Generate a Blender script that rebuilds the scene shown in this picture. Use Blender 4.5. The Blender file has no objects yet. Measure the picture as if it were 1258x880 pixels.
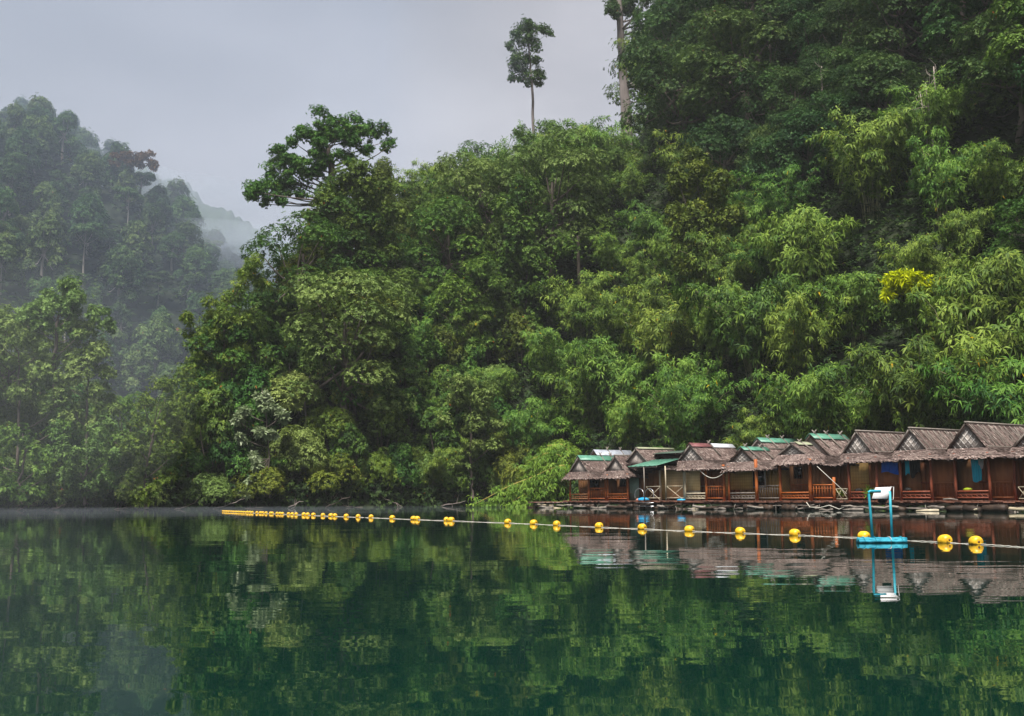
import bpy, bmesh, math, random
import numpy as np
from mathutils import Vector, Matrix
R = math.radians
rng = np.random.default_rng(11)
random.seed(5)
scene = bpy.context.scene
C = scene.collection

# ------------------------------------------------------------------ camera
F, CX, CY, HOR, EYE = 1300.0, 629.0, 440.0, 609.0, 1.05
PITCH, ROLL = math.atan((HOR-CY)/F), R(-0.4)
cam_data = bpy.data.cameras.new('camera')
cam = bpy.data.objects.new('camera', cam_data)
C.objects.link(cam)
CAMR = Matrix.Rotation(R(90)+PITCH, 3, 'X') @ Matrix.Rotation(ROLL, 3, 'Z')
cam.matrix_world = Matrix.Translation((0, 0, EYE)) @ CAMR.to_4x4()
cam_data.sensor_width = 36.0
cam_data.lens = 36.0*F/1258.0
cam_data.clip_start, cam_data.clip_end = 0.1, 6000
scene.camera = cam

# ------------------------------------------------------------------ light
SUN_EL, SUN_AZ = R(64), R(200)          # azimuth clockwise from +Y (behind the camera, a little to the left)
world = bpy.data.worlds.new('World')
scene.world = world
world.use_nodes = True
wn, wl = world.node_tree.nodes, world.node_tree.links
wn.clear()
w_out = wn.new('ShaderNodeOutputWorld')
w_bg = wn.new('ShaderNodeBackground')
w_bg.inputs['Strength'].default_value = 0.05
sky = wn.new('ShaderNodeTexSky')
sky.sky_type = 'NISHITA'
sky.sun_disc = False
sky.sun_elevation, sky.sun_rotation = SUN_EL, SUN_AZ
sky.air_density, sky.dust_density, sky.ozone_density = 1.0, 3.0, 1.0
hs = wn.new('ShaderNodeHueSaturation')
hs.inputs['Saturation'].default_value = 0.22
wl.new(sky.outputs[0], hs.inputs['Color'])
tc = wn.new('ShaderNodeTexCoord')
mp = wn.new('ShaderNodeMapping')
mp.inputs['Scale'].default_value = (1.2, 1.2, 3.2)
wl.new(tc.outputs['Generated'], mp.inputs['Vector'])
nz = wn.new('ShaderNodeTexNoise')
nz.inputs['Scale'].default_value, nz.inputs['Detail'].default_value = 2.6, 5.0
wl.new(mp.outputs[0], nz.inputs['Vector'])
cr = wn.new('ShaderNodeValToRGB')       # the cloud layer, thin to thick
cr.color_ramp.elements[0].position, cr.color_ramp.elements[0].color = 0.36, (1.08, 1.12, 1.33, 1)
cr.color_ramp.elements[1].position, cr.color_ramp.elements[1].color = 0.64, (1.66, 1.68, 1.91, 1)
wl.new(nz.outputs[0], cr.inputs[0])
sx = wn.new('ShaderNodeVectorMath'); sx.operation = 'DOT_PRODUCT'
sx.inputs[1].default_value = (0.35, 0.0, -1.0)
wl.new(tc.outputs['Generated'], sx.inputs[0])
sy_ = wn.new('ShaderNodeSeparateXYZ')         # sky dimmed a little behind the camera, out of view, to cut ambient light
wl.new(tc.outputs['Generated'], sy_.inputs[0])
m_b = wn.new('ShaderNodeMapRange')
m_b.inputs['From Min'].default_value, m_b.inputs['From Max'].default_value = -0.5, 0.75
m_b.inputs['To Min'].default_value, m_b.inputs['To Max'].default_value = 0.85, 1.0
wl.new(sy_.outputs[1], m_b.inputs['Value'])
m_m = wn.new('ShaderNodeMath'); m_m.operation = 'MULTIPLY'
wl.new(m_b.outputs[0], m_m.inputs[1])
mr = wn.new('ShaderNodeMapRange')       # cloud deck greyer to the left; overhead dimmed to lower fill light
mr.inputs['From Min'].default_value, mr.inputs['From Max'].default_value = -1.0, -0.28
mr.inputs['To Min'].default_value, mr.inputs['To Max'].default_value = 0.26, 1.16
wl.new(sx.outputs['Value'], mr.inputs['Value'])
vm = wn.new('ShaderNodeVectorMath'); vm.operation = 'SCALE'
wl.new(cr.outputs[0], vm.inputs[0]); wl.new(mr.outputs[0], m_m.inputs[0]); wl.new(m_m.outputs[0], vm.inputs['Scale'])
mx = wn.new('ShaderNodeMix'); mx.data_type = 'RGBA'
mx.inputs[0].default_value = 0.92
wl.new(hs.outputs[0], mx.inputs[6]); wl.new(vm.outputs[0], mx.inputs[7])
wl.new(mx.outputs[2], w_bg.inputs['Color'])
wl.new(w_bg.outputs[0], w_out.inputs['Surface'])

sun_data = bpy.data.lights.new('sun', 'SUN')
sun_data.energy, sun_data.angle, sun_data.color = 1.5, R(14), (1.0, 0.955, 0.88)
sun = bpy.data.objects.new('sun', sun_data)
C.objects.link(sun)
SUND = Vector((math.sin(SUN_AZ)*math.cos(SUN_EL), math.cos(SUN_AZ)*math.cos(SUN_EL), math.sin(SUN_EL)))
sun.rotation_euler = SUND.to_track_quat('Z', 'Y').to_euler()

scene.view_settings.view_transform = 'Standard'
scene.view_settings.look = 'None'
scene.view_settings.exposure = 2.62
scene.view_settings.gamma = 1.0
scene.view_settings.use_curve_mapping = False
scene.render.engine = 'CYCLES'
cy = scene.cycles
cy.max_bounces, cy.diffuse_bounces, cy.glossy_bounces = 5, 2, 2
cy.transmission_bounces, cy.volume_bounces, cy.transparent_max_bounces = 2, 1, 4
cy.caustics_reflective = cy.caustics_refractive = False
cy.use_denoising = True

# ------------------------------------------------------------------ helpers
def ray(x, y):                                # photo pixel -> direction with unit forward depth
    d = CAMR @ Vector(((x-CX)/F, (CY-y)/F, -1))
    return d/d.y
def at(x, y, depth):                          # photo pixel at a given distance -> world point
    return Vector((0, 0, EYE)) + ray(x, y)*depth
def on_z(x, y, z=0.0):
    d = ray(x, y)
    return Vector((0, 0, EYE)) + d*((z-EYE)/d.z)
CAMT = np.array(CAMR.transposed())
def pix(P):                                   # world points (n,3) -> photo pixels
    q = (np.atleast_2d(P)-np.array([0, 0, EYE])) @ CAMT.T
    return np.stack([CX-q[:, 0]/q[:, 2]*F, CY+q[:, 1]/q[:, 2]*F], 1)

def tag(o, label=None, cat=None, group=None, kind=None):
    if label: o['label'] = label
    if cat: o['category'] = cat
    if group: o['group'] = group
    if kind: o['kind'] = kind
    return o
def empty(name, loc=(0, 0, 0), rz=0.0):
    o = bpy.data.objects.new(name, None)
    C.objects.link(o)
    o.location, o.rotation_euler = loc, (0, 0, rz)
    o.empty_display_size = 0.3
    return o
def link(name, mesh, parent=None):
    o = bpy.data.objects.new(name, mesh)
    C.objects.link(o)
    if parent: o.parent = parent
    return o

class MB:
    """collects verts and faces; every piece may carry a tint"""
    def __init__(self):
        self.v, self.f, self.t, self.n = [], [], [], 0
    def add(self, verts, faces, tint=0.5):
        verts = np.asarray(verts, float).reshape(-1, 3)
        self.v.append(verts)
        self.f.extend(tuple(int(i)+self.n for i in q) for q in faces)
        self.t.append(np.full(len(verts), tint) if np.isscalar(tint) else np.asarray(tint, float))
        self.n += len(verts)
        return self
    def quads(self, verts, tint):             # (m,4,3) fast path
        m = len(verts)
        self.v.append(verts.reshape(-1, 3))
        idx = np.arange(4*m).reshape(m, 4)+self.n
        self.f.extend(map(tuple, idx.tolist()))
        self.t.append(np.repeat(tint, 4))
        self.n += 4*m
        return self
    def box(self, c, s, rz=0.0, tint=0.5, rx=0.0, ry=0.0):
        M = Matrix.Rotation(rz, 3, 'Z') @ Matrix.Rotation(ry, 3, 'Y') @ Matrix.Rotation(rx, 3, 'X')
        q = np.array([[x, y, z] for x in (-.5, .5) for y in (-.5, .5) for z in (-.5, .5)])*np.array(s)
        q = q @ np.array(M).T+np.array(c)
        return self.add(q, [(0, 1, 3, 2), (4, 6, 7, 5), (0, 4, 5, 1), (2, 3, 7, 6), (0, 2, 6, 4), (1, 5, 7, 3)], tint)
    def tube(self, pts, rad, n=6, tint=0.5, cap=True):
        pts = np.asarray(pts, float)
        k = len(pts)
        rad = np.full(k, rad) if np.isscalar(rad) else np.asarray(rad, float)
        tan = np.gradient(pts, axis=0)
        tan /= np.linalg.norm(tan, axis=1)[:, None]+1e-9
        ref = np.array([0, 0, 1.0]) if abs(tan[:, 2]).mean() < .8 else np.array([1.0, 0, 0])
        a = np.cross(tan, ref); a /= np.linalg.norm(a, axis=1)[:, None]+1e-9
        b = np.cross(tan, a)
        th = np.linspace(0, 2*np.pi, n, endpoint=False)
        ring = pts[:, None, :]+rad[:, None, None]*(np.cos(th)[None, :, None]*a[:, None, :]+np.sin(th)[None, :, None]*b[:, None, :])
        fs = [(i*n+j, i*n+(j+1) % n, (i+1)*n+(j+1) % n, (i+1)*n+j) for i in range(k-1) for j in range(n)]
        if cap: fs += [tuple(range(n-1, -1, -1)), tuple((k-1)*n+j for j in range(n))]
        return self.add(ring.reshape(-1, 3), fs, tint)
    def prism(self, poly, vec, tint=0.5):      # planar polygon (n,3) pushed along vec
        p = np.asarray(poly, float); n = len(p)
        return self.add(np.vstack([p, p+np.array(vec)]), [tuple(range(n))[::-1], tuple(range(n, 2*n))]+[(i, (i+1) % n, n+(i+1) % n, n+i) for i in range(n)], tint)
    def mesh(self, name, mats, smooth=False):
        v = np.vstack(self.v).astype(np.float32)
        me = bpy.data.meshes.new(name)
        me.vertices.add(len(v)); me.vertices.foreach_set('co', v.ravel())
        ln = np.fromiter((len(f) for f in self.f), int, len(self.f))
        li = np.fromiter((i for f in self.f for i in f), int, int(ln.sum()))
        me.loops.add(len(li)); me.loops.foreach_set('vertex_index', li)
        me.polygons.add(len(ln))
        me.polygons.foreach_set('loop_start', np.concatenate([[0], np.cumsum(ln)[:-1]]))
        a = me.attributes.new('tint', 'FLOAT', 'POINT')
        a.data.foreach_set('value', np.concatenate(self.t).astype(np.float32))
        me.update(calc_edges=True)
        for m in (mats if isinstance(mats, (list, tuple)) else [mats]): me.materials.append(m)
        if smooth: me.polygons.foreach_set('use_smooth', np.ones(len(ln), bool))
        return me
    def build(self, name, mats, parent=None, smooth=False):
        return link(name, self.mesh(name, mats, smooth), parent)

# ------------------------------------------------------------------ materials
def mat(name):
    m = bpy.data.materials.new(name)
    m.use_nodes = True
    nt = m.node_tree
    return m, nt.nodes, nt.links, nt.nodes['Principled BSDF']
def ramp(nodes, cols):
    r = nodes.new('ShaderNodeValToRGB')
    e = r.color_ramp.elements
    while len(e) < len(cols): e.new(0.5)
    for i, (p, c) in enumerate(cols):
        e[i].position, e[i].color = p, (*c, 1)
    return r
def leaf_mat(name, dark, mid, light, odd=None, spread=0.35, trans=0.22, rough=0.58, hv=0.045):
    """leaf colour: from the leaf spray's own tint, shifted a little from plant to plant"""
    m, n, l, p = mat(name)
    a = n.new('ShaderNodeAttribute'); a.attribute_name = 'tint'
    oi = n.new('ShaderNodeObjectInfo')
    mm = n.new('ShaderNodeMath'); mm.operation = 'MULTIPLY_ADD'
    mm.inputs[1].default_value = spread; mm.inputs[2].default_value = -spread/2
    l.new(oi.outputs['Random'], mm.inputs[0])
    ad = n.new('ShaderNodeMath'); ad.operation = 'ADD'
    l.new(a.outputs['Fac'], ad.inputs[0]); l.new(mm.outputs[0], ad.inputs[1])
    r = ramp(n, [(0.0, dark), (0.45, mid), (0.95, light)])
    l.new(ad.outputs[0], r.inputs[0])
    gt = n.new('ShaderNodeMath'); gt.operation = 'GREATER_THAN'; gt.inputs[1].default_value = 0.985
    l.new(a.outputs['Fac'], gt.inputs[0])
    mo = n.new('ShaderNodeMix'); mo.data_type = 'RGBA'
    l.new(gt.outputs[0], mo.inputs[0]); l.new(r.outputs[0], mo.inputs[6]); mo.inputs[7].default_value = (*(odd or light), 1)
    h = n.new('ShaderNodeHueSaturation')
    m2 = n.new('ShaderNodeMath'); m2.operation = 'MULTIPLY_ADD'
    m2.inputs[1].default_value = hv; m2.inputs[2].default_value = 0.5-hv*.6
    h.inputs['Saturation'].default_value = 1.1
    fr = n.new('ShaderNodeMath'); fr.operation = 'FRACT'
    m3 = n.new('ShaderNodeMath'); m3.operation = 'MULTIPLY'; m3.inputs[1].default_value = 17.3
    l.new(oi.outputs['Random'], m3.inputs[0]); l.new(m3.outputs[0], fr.inputs[0]); l.new(fr.outputs[0], m2.inputs[0])
    l.new(m2.outputs[0], h.inputs['Hue']); l.new(mo.outputs[2], h.inputs['Color'])
    l.new(h.outputs[0], p.inputs['Base Color'])
    p.inputs['Roughness'].default_value = rough
    p.inputs['Specular IOR Level'].default_value = 0.14
    t = n.new('ShaderNodeBsdfTranslucent')
    l.new(h.outputs[0], t.inputs['Color'])
    ms = n.new('ShaderNodeMixShader'); ms.inputs[0].default_value = trans
    l.new(p.outputs[0], ms.inputs[1]); l.new(t.outputs[0], ms.inputs[2])
    l.new(ms.outputs[0], n['Material Output'].inputs['Surface'])
    return m
def noise_mat(name, c0, c1, scale=4.0, rough=0.8, stretch=(1, 1, 1), detail=4.0, spec=0.3, bump=0.0, tint=0.0, metal=0.0):
    m, n, l, p = mat(name)
    tcx = n.new('ShaderNodeTexCoord'); mpx = n.new('ShaderNodeMapping')
    mpx.inputs['Scale'].default_value = stretch
    l.new(tcx.outputs['Object'], mpx.inputs[0])
    z = n.new('ShaderNodeTexNoise'); z.inputs['Scale'].default_value, z.inputs['Detail'].default_value = scale, detail
    l.new(mpx.outputs[0], z.inputs['Vector'])
    r = ramp(n, [(0.3, c0), (0.7, c1)])
    if tint:
        a = n.new('ShaderNodeAttribute'); a.attribute_name = 'tint'
        m1 = n.new('ShaderNodeMath'); m1.operation = 'MULTIPLY_ADD'; m1.inputs[1].default_value = tint; m1.inputs[2].default_value = -tint/2
        l.new(a.outputs['Fac'], m1.inputs[0])
        m2 = n.new('ShaderNodeMath'); m2.operation = 'ADD'
        l.new(z.outputs[0], m2.inputs[0]); l.new(m1.outputs[0], m2.inputs[1]); l.new(m2.outputs[0], r.inputs[0])
    else:
        l.new(z.outputs[0], r.inputs[0])
    l.new(r.outputs[0], p.inputs['Base Color'])
    p.inputs['Roughness'].default_value = rough
    p.inputs['Specular IOR Level'].default_value = spec
    p.inputs['Metallic'].default_value = metal
    if bump:
        b = n.new('ShaderNodeBump'); b.inputs['Strength'].default_value = bump; b.inputs['Distance'].default_value = 0.02
        l.new(z.outputs[0], b.inputs['Height']); l.new(b.outputs[0], p.inputs['Normal'])
    return m

L_BAMBOO = leaf_mat('bamboo_leaf', (0.030, 0.072, 0.019), (0.092, 0.168, 0.036), (0.225, 0.325, 0.076), (0.42, 0.30, 0.03))
L_BROAD = leaf_mat('broad_leaf', (0.022, 0.056, 0.017), (0.064, 0.136, 0.032), (0.155, 0.255, 0.060), (0.22, 0.10, 0.03))
L_DARK = leaf_mat('dark_leaf', (0.017, 0.046, 0.020), (0.044, 0.096, 0.032), (0.105, 0.175, 0.052), (0.16, 0.07, 0.03))
L_OLIVE = leaf_mat('creeper_leaf', (0.040, 0.068, 0.018), (0.090, 0.138, 0.030), (0.175, 0.225, 0.045), (0.20, 0.085, 0.03))
L_FAR = leaf_mat('hill_leaf', (0.018, 0.044, 0.020), (0.070, 0.132, 0.050), (0.17, 0.25, 0.09), (0.15, 0.09, 0.05), spread=0.5)
L_YELLOW = leaf_mat('yellow_leaf', (0.24, 0.30, 0.02), (0.44, 0.50, 0.03), (0.64, 0.68, 0.06), spread=0.1, hv=0)
L_PALE = leaf_mat('pale_leaf', (0.10, 0.145, 0.07), (0.22, 0.275, 0.15), (0.40, 0.45, 0.31), spread=0.1, hv=0)
L_LIME = leaf_mat('lime_leaf', (0.06, 0.12, 0.025), (0.12, 0.205, 0.04), (0.22, 0.315, 0.065), spread=0.1)
L_SPRING = leaf_mat('spring_leaf', (0.050, 0.095, 0.028), (0.130, 0.200, 0.060), (0.25, 0.34, 0.115), spread=0.2)
L_RUST = leaf_mat('rust_leaf', (0.06, 0.05, 0.02), (0.12, 0.08, 0.03), (0.20, 0.13, 0.05), spread=0.1)
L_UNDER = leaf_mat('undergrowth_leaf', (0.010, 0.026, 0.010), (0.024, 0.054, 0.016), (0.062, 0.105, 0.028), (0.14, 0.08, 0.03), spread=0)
BARK = noise_mat('bark', (0.07, 0.055, 0.045), (0.16, 0.13, 0.11), 1.5, 0.9, (1, 1, .25), bump=.4)
BARK_PALE = noise_mat('pale_bark', (0.17, 0.14, 0.125), (0.34, 0.29, 0.26), 1.2, 0.9, (1, 1, .2), bump=.4)
BARK_MID = noise_mat('grey_bark', (0.10, 0.085, 0.08), (0.23, 0.195, 0.185), 1.2, 0.9, (1, 1, .2), bump=.4)
BARK_FAR = noise_mat('far_bark', (0.20, 0.17, 0.15), (0.38, 0.34, 0.30), 0.7, 0.9, (1, 1, .2))
CANE = noise_mat('cane', (0.14, 0.15, 0.07), (0.28, 0.26, 0.13), 2.0, 0.6)
CANE_DRY = noise_mat('dry_cane', (0.34, 0.27, 0.07), (0.52, 0.38, 0.10), 2.0, 0.6)
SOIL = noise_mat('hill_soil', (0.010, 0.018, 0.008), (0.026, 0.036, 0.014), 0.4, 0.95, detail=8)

# water
WATER, n, l, p = mat('lake_water')
p.inputs['Base Color'].default_value = (0.0014, 0.017, 0.012, 1)
p.inputs['Roughness'].default_value = 0.015
p.inputs['IOR'].default_value = 1.333
p.inputs['Specular IOR Level'].default_value = 0.62
g = n.new('ShaderNodeNewGeometry')
def wave(scale, stretch, detail=2.0):
    mm_ = n.new('ShaderNodeMapping'); mm_.inputs['Scale'].default_value = stretch
    mm_.inputs['Rotation'].default_value = (0, 0, R(7))
    l.new(g.outputs['Position'], mm_.inputs[0])
    t_ = n.new('ShaderNodeTexNoise'); t_.inputs['Scale'].default_value = scale; t_.inputs['Detail'].default_value = detail
    l.new(mm_.outputs[0], t_.inputs['Vector'])
    return t_
w1, w2 = wave(1.0, (0.55, 1.5, 1)), wave(0.16, (0.7, 1.4, 1))
b1 = n.new('ShaderNodeBump'); b1.inputs['Strength'].default_value = 1.0; b1.inputs['Distance'].default_value = 0.0033
b2 = n.new('ShaderNodeBump'); b2.inputs['Strength'].default_value = 1.0; b2.inputs['Distance'].default_value = 0.013
l.new(w1.outputs[0], b1.inputs['Height']); l.new(w2.outputs[0], b2.inputs['Height'])
wp = wave(0.035, (.5, 1.3, 1), 3.0)              # breaths of wind: calm and ruffled patches
wr = n.new('ShaderNodeMapRange'); wr.inputs['From Min'].default_value, wr.inputs['From Max'].default_value = .38, .66
wr.inputs['To Min'].default_value, wr.inputs['To Max'].default_value = .6, 1.5
l.new(wp.outputs[0], wr.inputs['Value']); l.new(wr.outputs[0], b1.inputs['Strength'])
l.new(b2.outputs[0], b1.inputs['Normal']); l.new(b1.outputs[0], p.inputs['Normal'])

# ------------------------------------------------------------------ lake and land
me = bpy.data.meshes.new('lake')
me.from_pydata([(-1400, -200, 0), (1400, -200, 0), (1400, 1600, 0), (-1400, 1600, 0)], [], [(0, 1, 2, 3)])
me.materials.append(WATER)
tag(link('lake', me), kind='structure')

SHORE = np.array([(-400, -80), (-120, 52), (-62, 88), (-47, 94), (-42.5, 103), (-52, 125), (-58, 160), (-52, 205), (-46, 206), (-45, 150), (-42, 112),
                  (-38.5, 102), (-33, 99.5), (-25, 101), (-12, 107), (-2.6, 115), (5, 108), (8.5, 100), (20, 81), (36, 63), (58, 42), (90, 12), (150, -80)], float)
def shore_dist(P):                            # signed: positive on land
    x, y = P[:, 0], P[:, 1]
    d = np.full(len(P), 1e9)
    ins = np.zeros(len(P), bool)
    k = len(SHORE)
    for i in range(k):
        a, b = SHORE[i], SHORE[(i+1) % k]
        if i < k-1:
            ab = b-a
            t = np.clip(((x-a[0])*ab[0]+(y-a[1])*ab[1])/(ab@ab), 0, 1)
            d = np.minimum(d, np.hypot(x-a[0]-t*ab[0], y-a[1]-t*ab[1]))
        c = (a[1] > y) != (b[1] > y)
        with np.errstate(divide='ignore', invalid='ignore'):
            xi = (b[0]-a[0])*(y-a[1])/(b[1]-a[1])+a[0]
        ins ^= c & (x < xi)
    return np.where(ins, -d, d)
SIL_NEAR = np.array([(-300, 330), (-100, 340), (0, 352), (60, 345), (100, 378), (130, 455), (148, 530), (150, 545), (170, 500), (190, 472), (240, 425), (270, 390), (300, 360), (345, 328), (362, 255),
                     (400, 210), (440, 182), (480, 176), (540, 166), (600, 160), (640, 156), (700, 132), (740, 130), (772, 150), (798, 112), (815, 60), (860, -20), (1000, -150), (1300, -260), (2500, -300)], float)
SIL_FAR = np.array([(-300, 75), (-100, 110), (0, 138), (60, 133), (90, 172), (130, 180), (150, 206), (190, 232), (235, 276), (270, 314), (310, 340), (345, 352), (400, 350), (600, 330), (700, 230), (760, 150),
                    (800, 85), (860, -20), (1000, -150), (1300, -260), (2500, -300)], float)
def vnoise(P, s, seed=0):                     # cheap smooth noise from a few sines
    r = np.random.default_rng(seed)
    o = np.zeros(len(P))
    for k in range(6):
        a = r.uniform(0, 6.28); f = s*r.uniform(.6, 1.7)
        o += np.sin((P[:, 0]*math.cos(a)+P[:, 1]*math.sin(a))*f+r.uniform(0, 6.28))
    return o/3.5
def ground(P):
    P = np.atleast_2d(np.asarray(P, float))[:, :2]
    d = shore_dist(P)
    dd = np.maximum(d, 0)
    D = np.maximum(P[:, 1], 25)
    px = CX+F*P[:, 0]/D
    prof = 1.42*np.minimum(dd, 40)+0.85*np.maximum(dd-40, 0)
    lb = np.clip((-38-P[:, 0])/4, 0, 1)*(1-np.clip((P[:, 1]-150)/130, 0, 1))   # the left bank stays low before the far hill
    prof = prof*(1-lb)+(0.42*dd)*lb
    w = np.clip((D-170)/70, 0, 1); w = w*w*(3-2*w)
    sy = np.interp(px, SIL_NEAR[:, 0], SIL_NEAR[:, 1])*(1-w)+np.interp(px, SIL_FAR[:, 0], SIL_FAR[:, 1])*w
    hor = HOR+(px-CX)*math.tan(ROLL)
    Dr = np.interp(px, [0, 345, 350, 480, 640, 760, 1300], [400, 400, 150, 155, 185, 215, 250])
    Dr = np.where((px < 350) & (D < 200), 135, Dr)
    can = np.interp(D, [90, 170, 300, 400], [9.5, 10.5, 11, 12])
    cap = EYE+(hor-sy)/F*np.minimum(D, Dr)-can-0.25*np.maximum(D-Dr, 0)
    cap = np.maximum(cap, 0.6)
    k = 5.0
    h = np.clip(0.5+0.5*(cap-prof)/k, 0, 1)
    z = cap*(1-h)+prof*h-k*h*(1-h)
    z = z+vnoise(P, .09, 3)*np.minimum(1.6, dd*.08)
    z = np.where(d > 0, np.maximum(z, 0.12*np.minimum(dd, 6)), np.maximum(d*0.6, -5))
    return z
def gz(x, y): return float(ground([(x, y)])[0])

gx, gy = np.arange(-330, 331, 3.0), np.arange(-80, 560, 3.0)
GX, GY = np.meshgrid(gx, gy)
GP = np.stack([GX.ravel(), GY.ravel()], 1)
GZ = ground(GP)
me = bpy.data.meshes.new('hillside')
nx, ny = len(gx), len(gy)
ii = np.arange((ny-1)*(nx-1)); r_, c_ = ii//(nx-1), ii % (nx-1)
quad = np.stack([r_*nx+c_, r_*nx+c_+1, (r_+1)*nx+c_+1, (r_+1)*nx+c_], 1)
me.from_pydata(np.column_stack([GP, GZ]).tolist(), [], quad.tolist())
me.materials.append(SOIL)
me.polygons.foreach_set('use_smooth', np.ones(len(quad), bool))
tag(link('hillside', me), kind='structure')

# the last ridge, far up the valley
mb = MB()
KR = 1.2
xs = np.linspace(-520, 120, 460)
top = np.interp(xs, [-520, -300, -286, -262, -240, -205, -180, -100, 0, 120], [315, 290, 272, 262, 248, 232, 222, 170, 110, 60])
cols_ = [(880, -1, 0)]+[(890+5*q, 1-((13-q)/13)**1.6, 3) for q in range(1, 14)]+[(975, .96, 3), (1010, .7, 5), (1080, -1, 0)]
vv = []
for (Y, fz, am) in cols_:
    zz = np.where(fz < 0, -2.0, top*fz+np.abs(vnoise(np.stack([xs, xs*0+Y], 1), .30, 4))*am*1.2+vnoise(np.stack([xs, xs*0+Y], 1), .9, 14)*am*.35)
    vv.append(np.stack([xs, np.full_like(xs, Y), zz], 1)*KR)
k = len(xs)
fs = [(i*k+j, i*k+j+1, (i+1)*k+j+1, (i+1)*k+j) for i in range(len(cols_)-1) for j in range(k-1)]
RIDGE = noise_mat('ridge_forest', (0.016, 0.034, 0.018), (0.05, 0.085, 0.036), 0.12, 0.95, detail=8)
mb.add(np.vstack(vv), fs)
tag(mb.build('distant_ridge', RIDGE, smooth=True), kind='structure')

def outward(o):                               # a volume's skin must face outwards all round
    b = bmesh.new(); b.from_mesh(o.data)
    bmesh.ops.recalc_face_normals(b, faces=b.faces); b.to_mesh(o.data); b.free()
    return o
# haze: one closed box of even air round everything
HAZE, n, l, p = mat('haze_air')
n.remove(p)
pv = n.new('ShaderNodeVolumePrincipled')
pv.inputs['Color'].default_value = (0.90, 0.93, 1.0, 1)
pv.inputs['Density'].default_value = 0.0002
pv.inputs['Anisotropy'].default_value = 0.0
l.new(pv.outputs[0], n['Material Output'].inputs['Volume'])
mb = MB().box((0, 1000, 273), (3400, 2500, 560))
tag(outward(mb.build('haze', HAZE)), kind='stuff')
MIST, n, l, p = mat('mist_air')               # morning mist that fills the side valley only
n.remove(p)
pv = n.new('ShaderNodeVolumePrincipled')
pv.inputs['Color'].default_value = (0.51, 0.625, 0.83, 1)
pv.inputs['Density'].default_value = 0.0018
l.new(pv.outputs[0], n['Material Output'].inputs['Volume'])
mb = MB().prism([(-420, 165, -3), (4, 165, -3), (-54, 432, -3), (-440, 432, -3)], (0, 0, 290))
tag(outward(mb.build('valley_mist', MIST)), kind='stuff')
BANK, n, l, p = mat('mist_bank_air')
n.remove(p)
pv = n.new('ShaderNodeVolumePrincipled')
pv.inputs['Color'].default_value = (0.80, 0.88, 1.0, 1)
pv.inputs['Density'].default_value = 0.008
l.new(pv.outputs[0], n['Material Output'].inputs['Volume'])
BANK_LOW = BANK.copy(); BANK_LOW.node_tree.nodes['Principled Volume'].inputs['Density'].default_value = 0.004
t_ = n.new('ShaderNodeTexCoord'); z_ = n.new('ShaderNodeTexNoise')      # the banks up the valley are torn into wisps
z_.inputs['Scale'].default_value, z_.inputs['Detail'].default_value = 0.06, 3.0
l.new(t_.outputs['Object'], z_.inputs['Vector'])
m_ = n.new('ShaderNodeMapRange'); m_.inputs['From Min'].default_value, m_.inputs['From Max'].default_value = .46, .68
m_.inputs['To Min'].default_value, m_.inputs['To Max'].default_value = 0.0, 0.034
l.new(z_.outputs[0], m_.inputs['Value']); l.new(m_.outputs[0], pv.inputs['Density'])
for (px_, py_, D_, a_, b_, c_) in ((300, 345, 330, 34, 30, 13), (110, 262, 300, 60, 34, 11), (20, 222, 310, 50, 30, 8), (250, 335, 280, 40, 30, 13), (-40, 490, 86, 19, 7, 12), (60, 628, 80, 26, 8, .28), (300, 626, 87, 22, 7, .24)):
    th, ph = np.meshgrid(np.linspace(0, 2*np.pi, 32, endpoint=False), np.linspace(0, np.pi, 17)[1:-1])
    V = np.stack([a_*np.cos(th)*np.sin(ph), b_*np.sin(th)*np.sin(ph), c_*np.cos(ph)], -1).reshape(-1, 3)
    fs_ = [(j*32+i, j*32+(i+1) % 32, (j+1)*32+(i+1) % 32, (j+1)*32+i) for j in range(14) for i in range(32)]+[tuple(range(32))[::-1], tuple(14*32+i for i in range(32))]
    o = MB().add(V, fs_).build('mist_bank', BANK_LOW if c_ < 2 or D_ < 100 else BANK)
    o.location = at(px_, py_, D_)
    tag(outward(o), kind='stuff')

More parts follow.
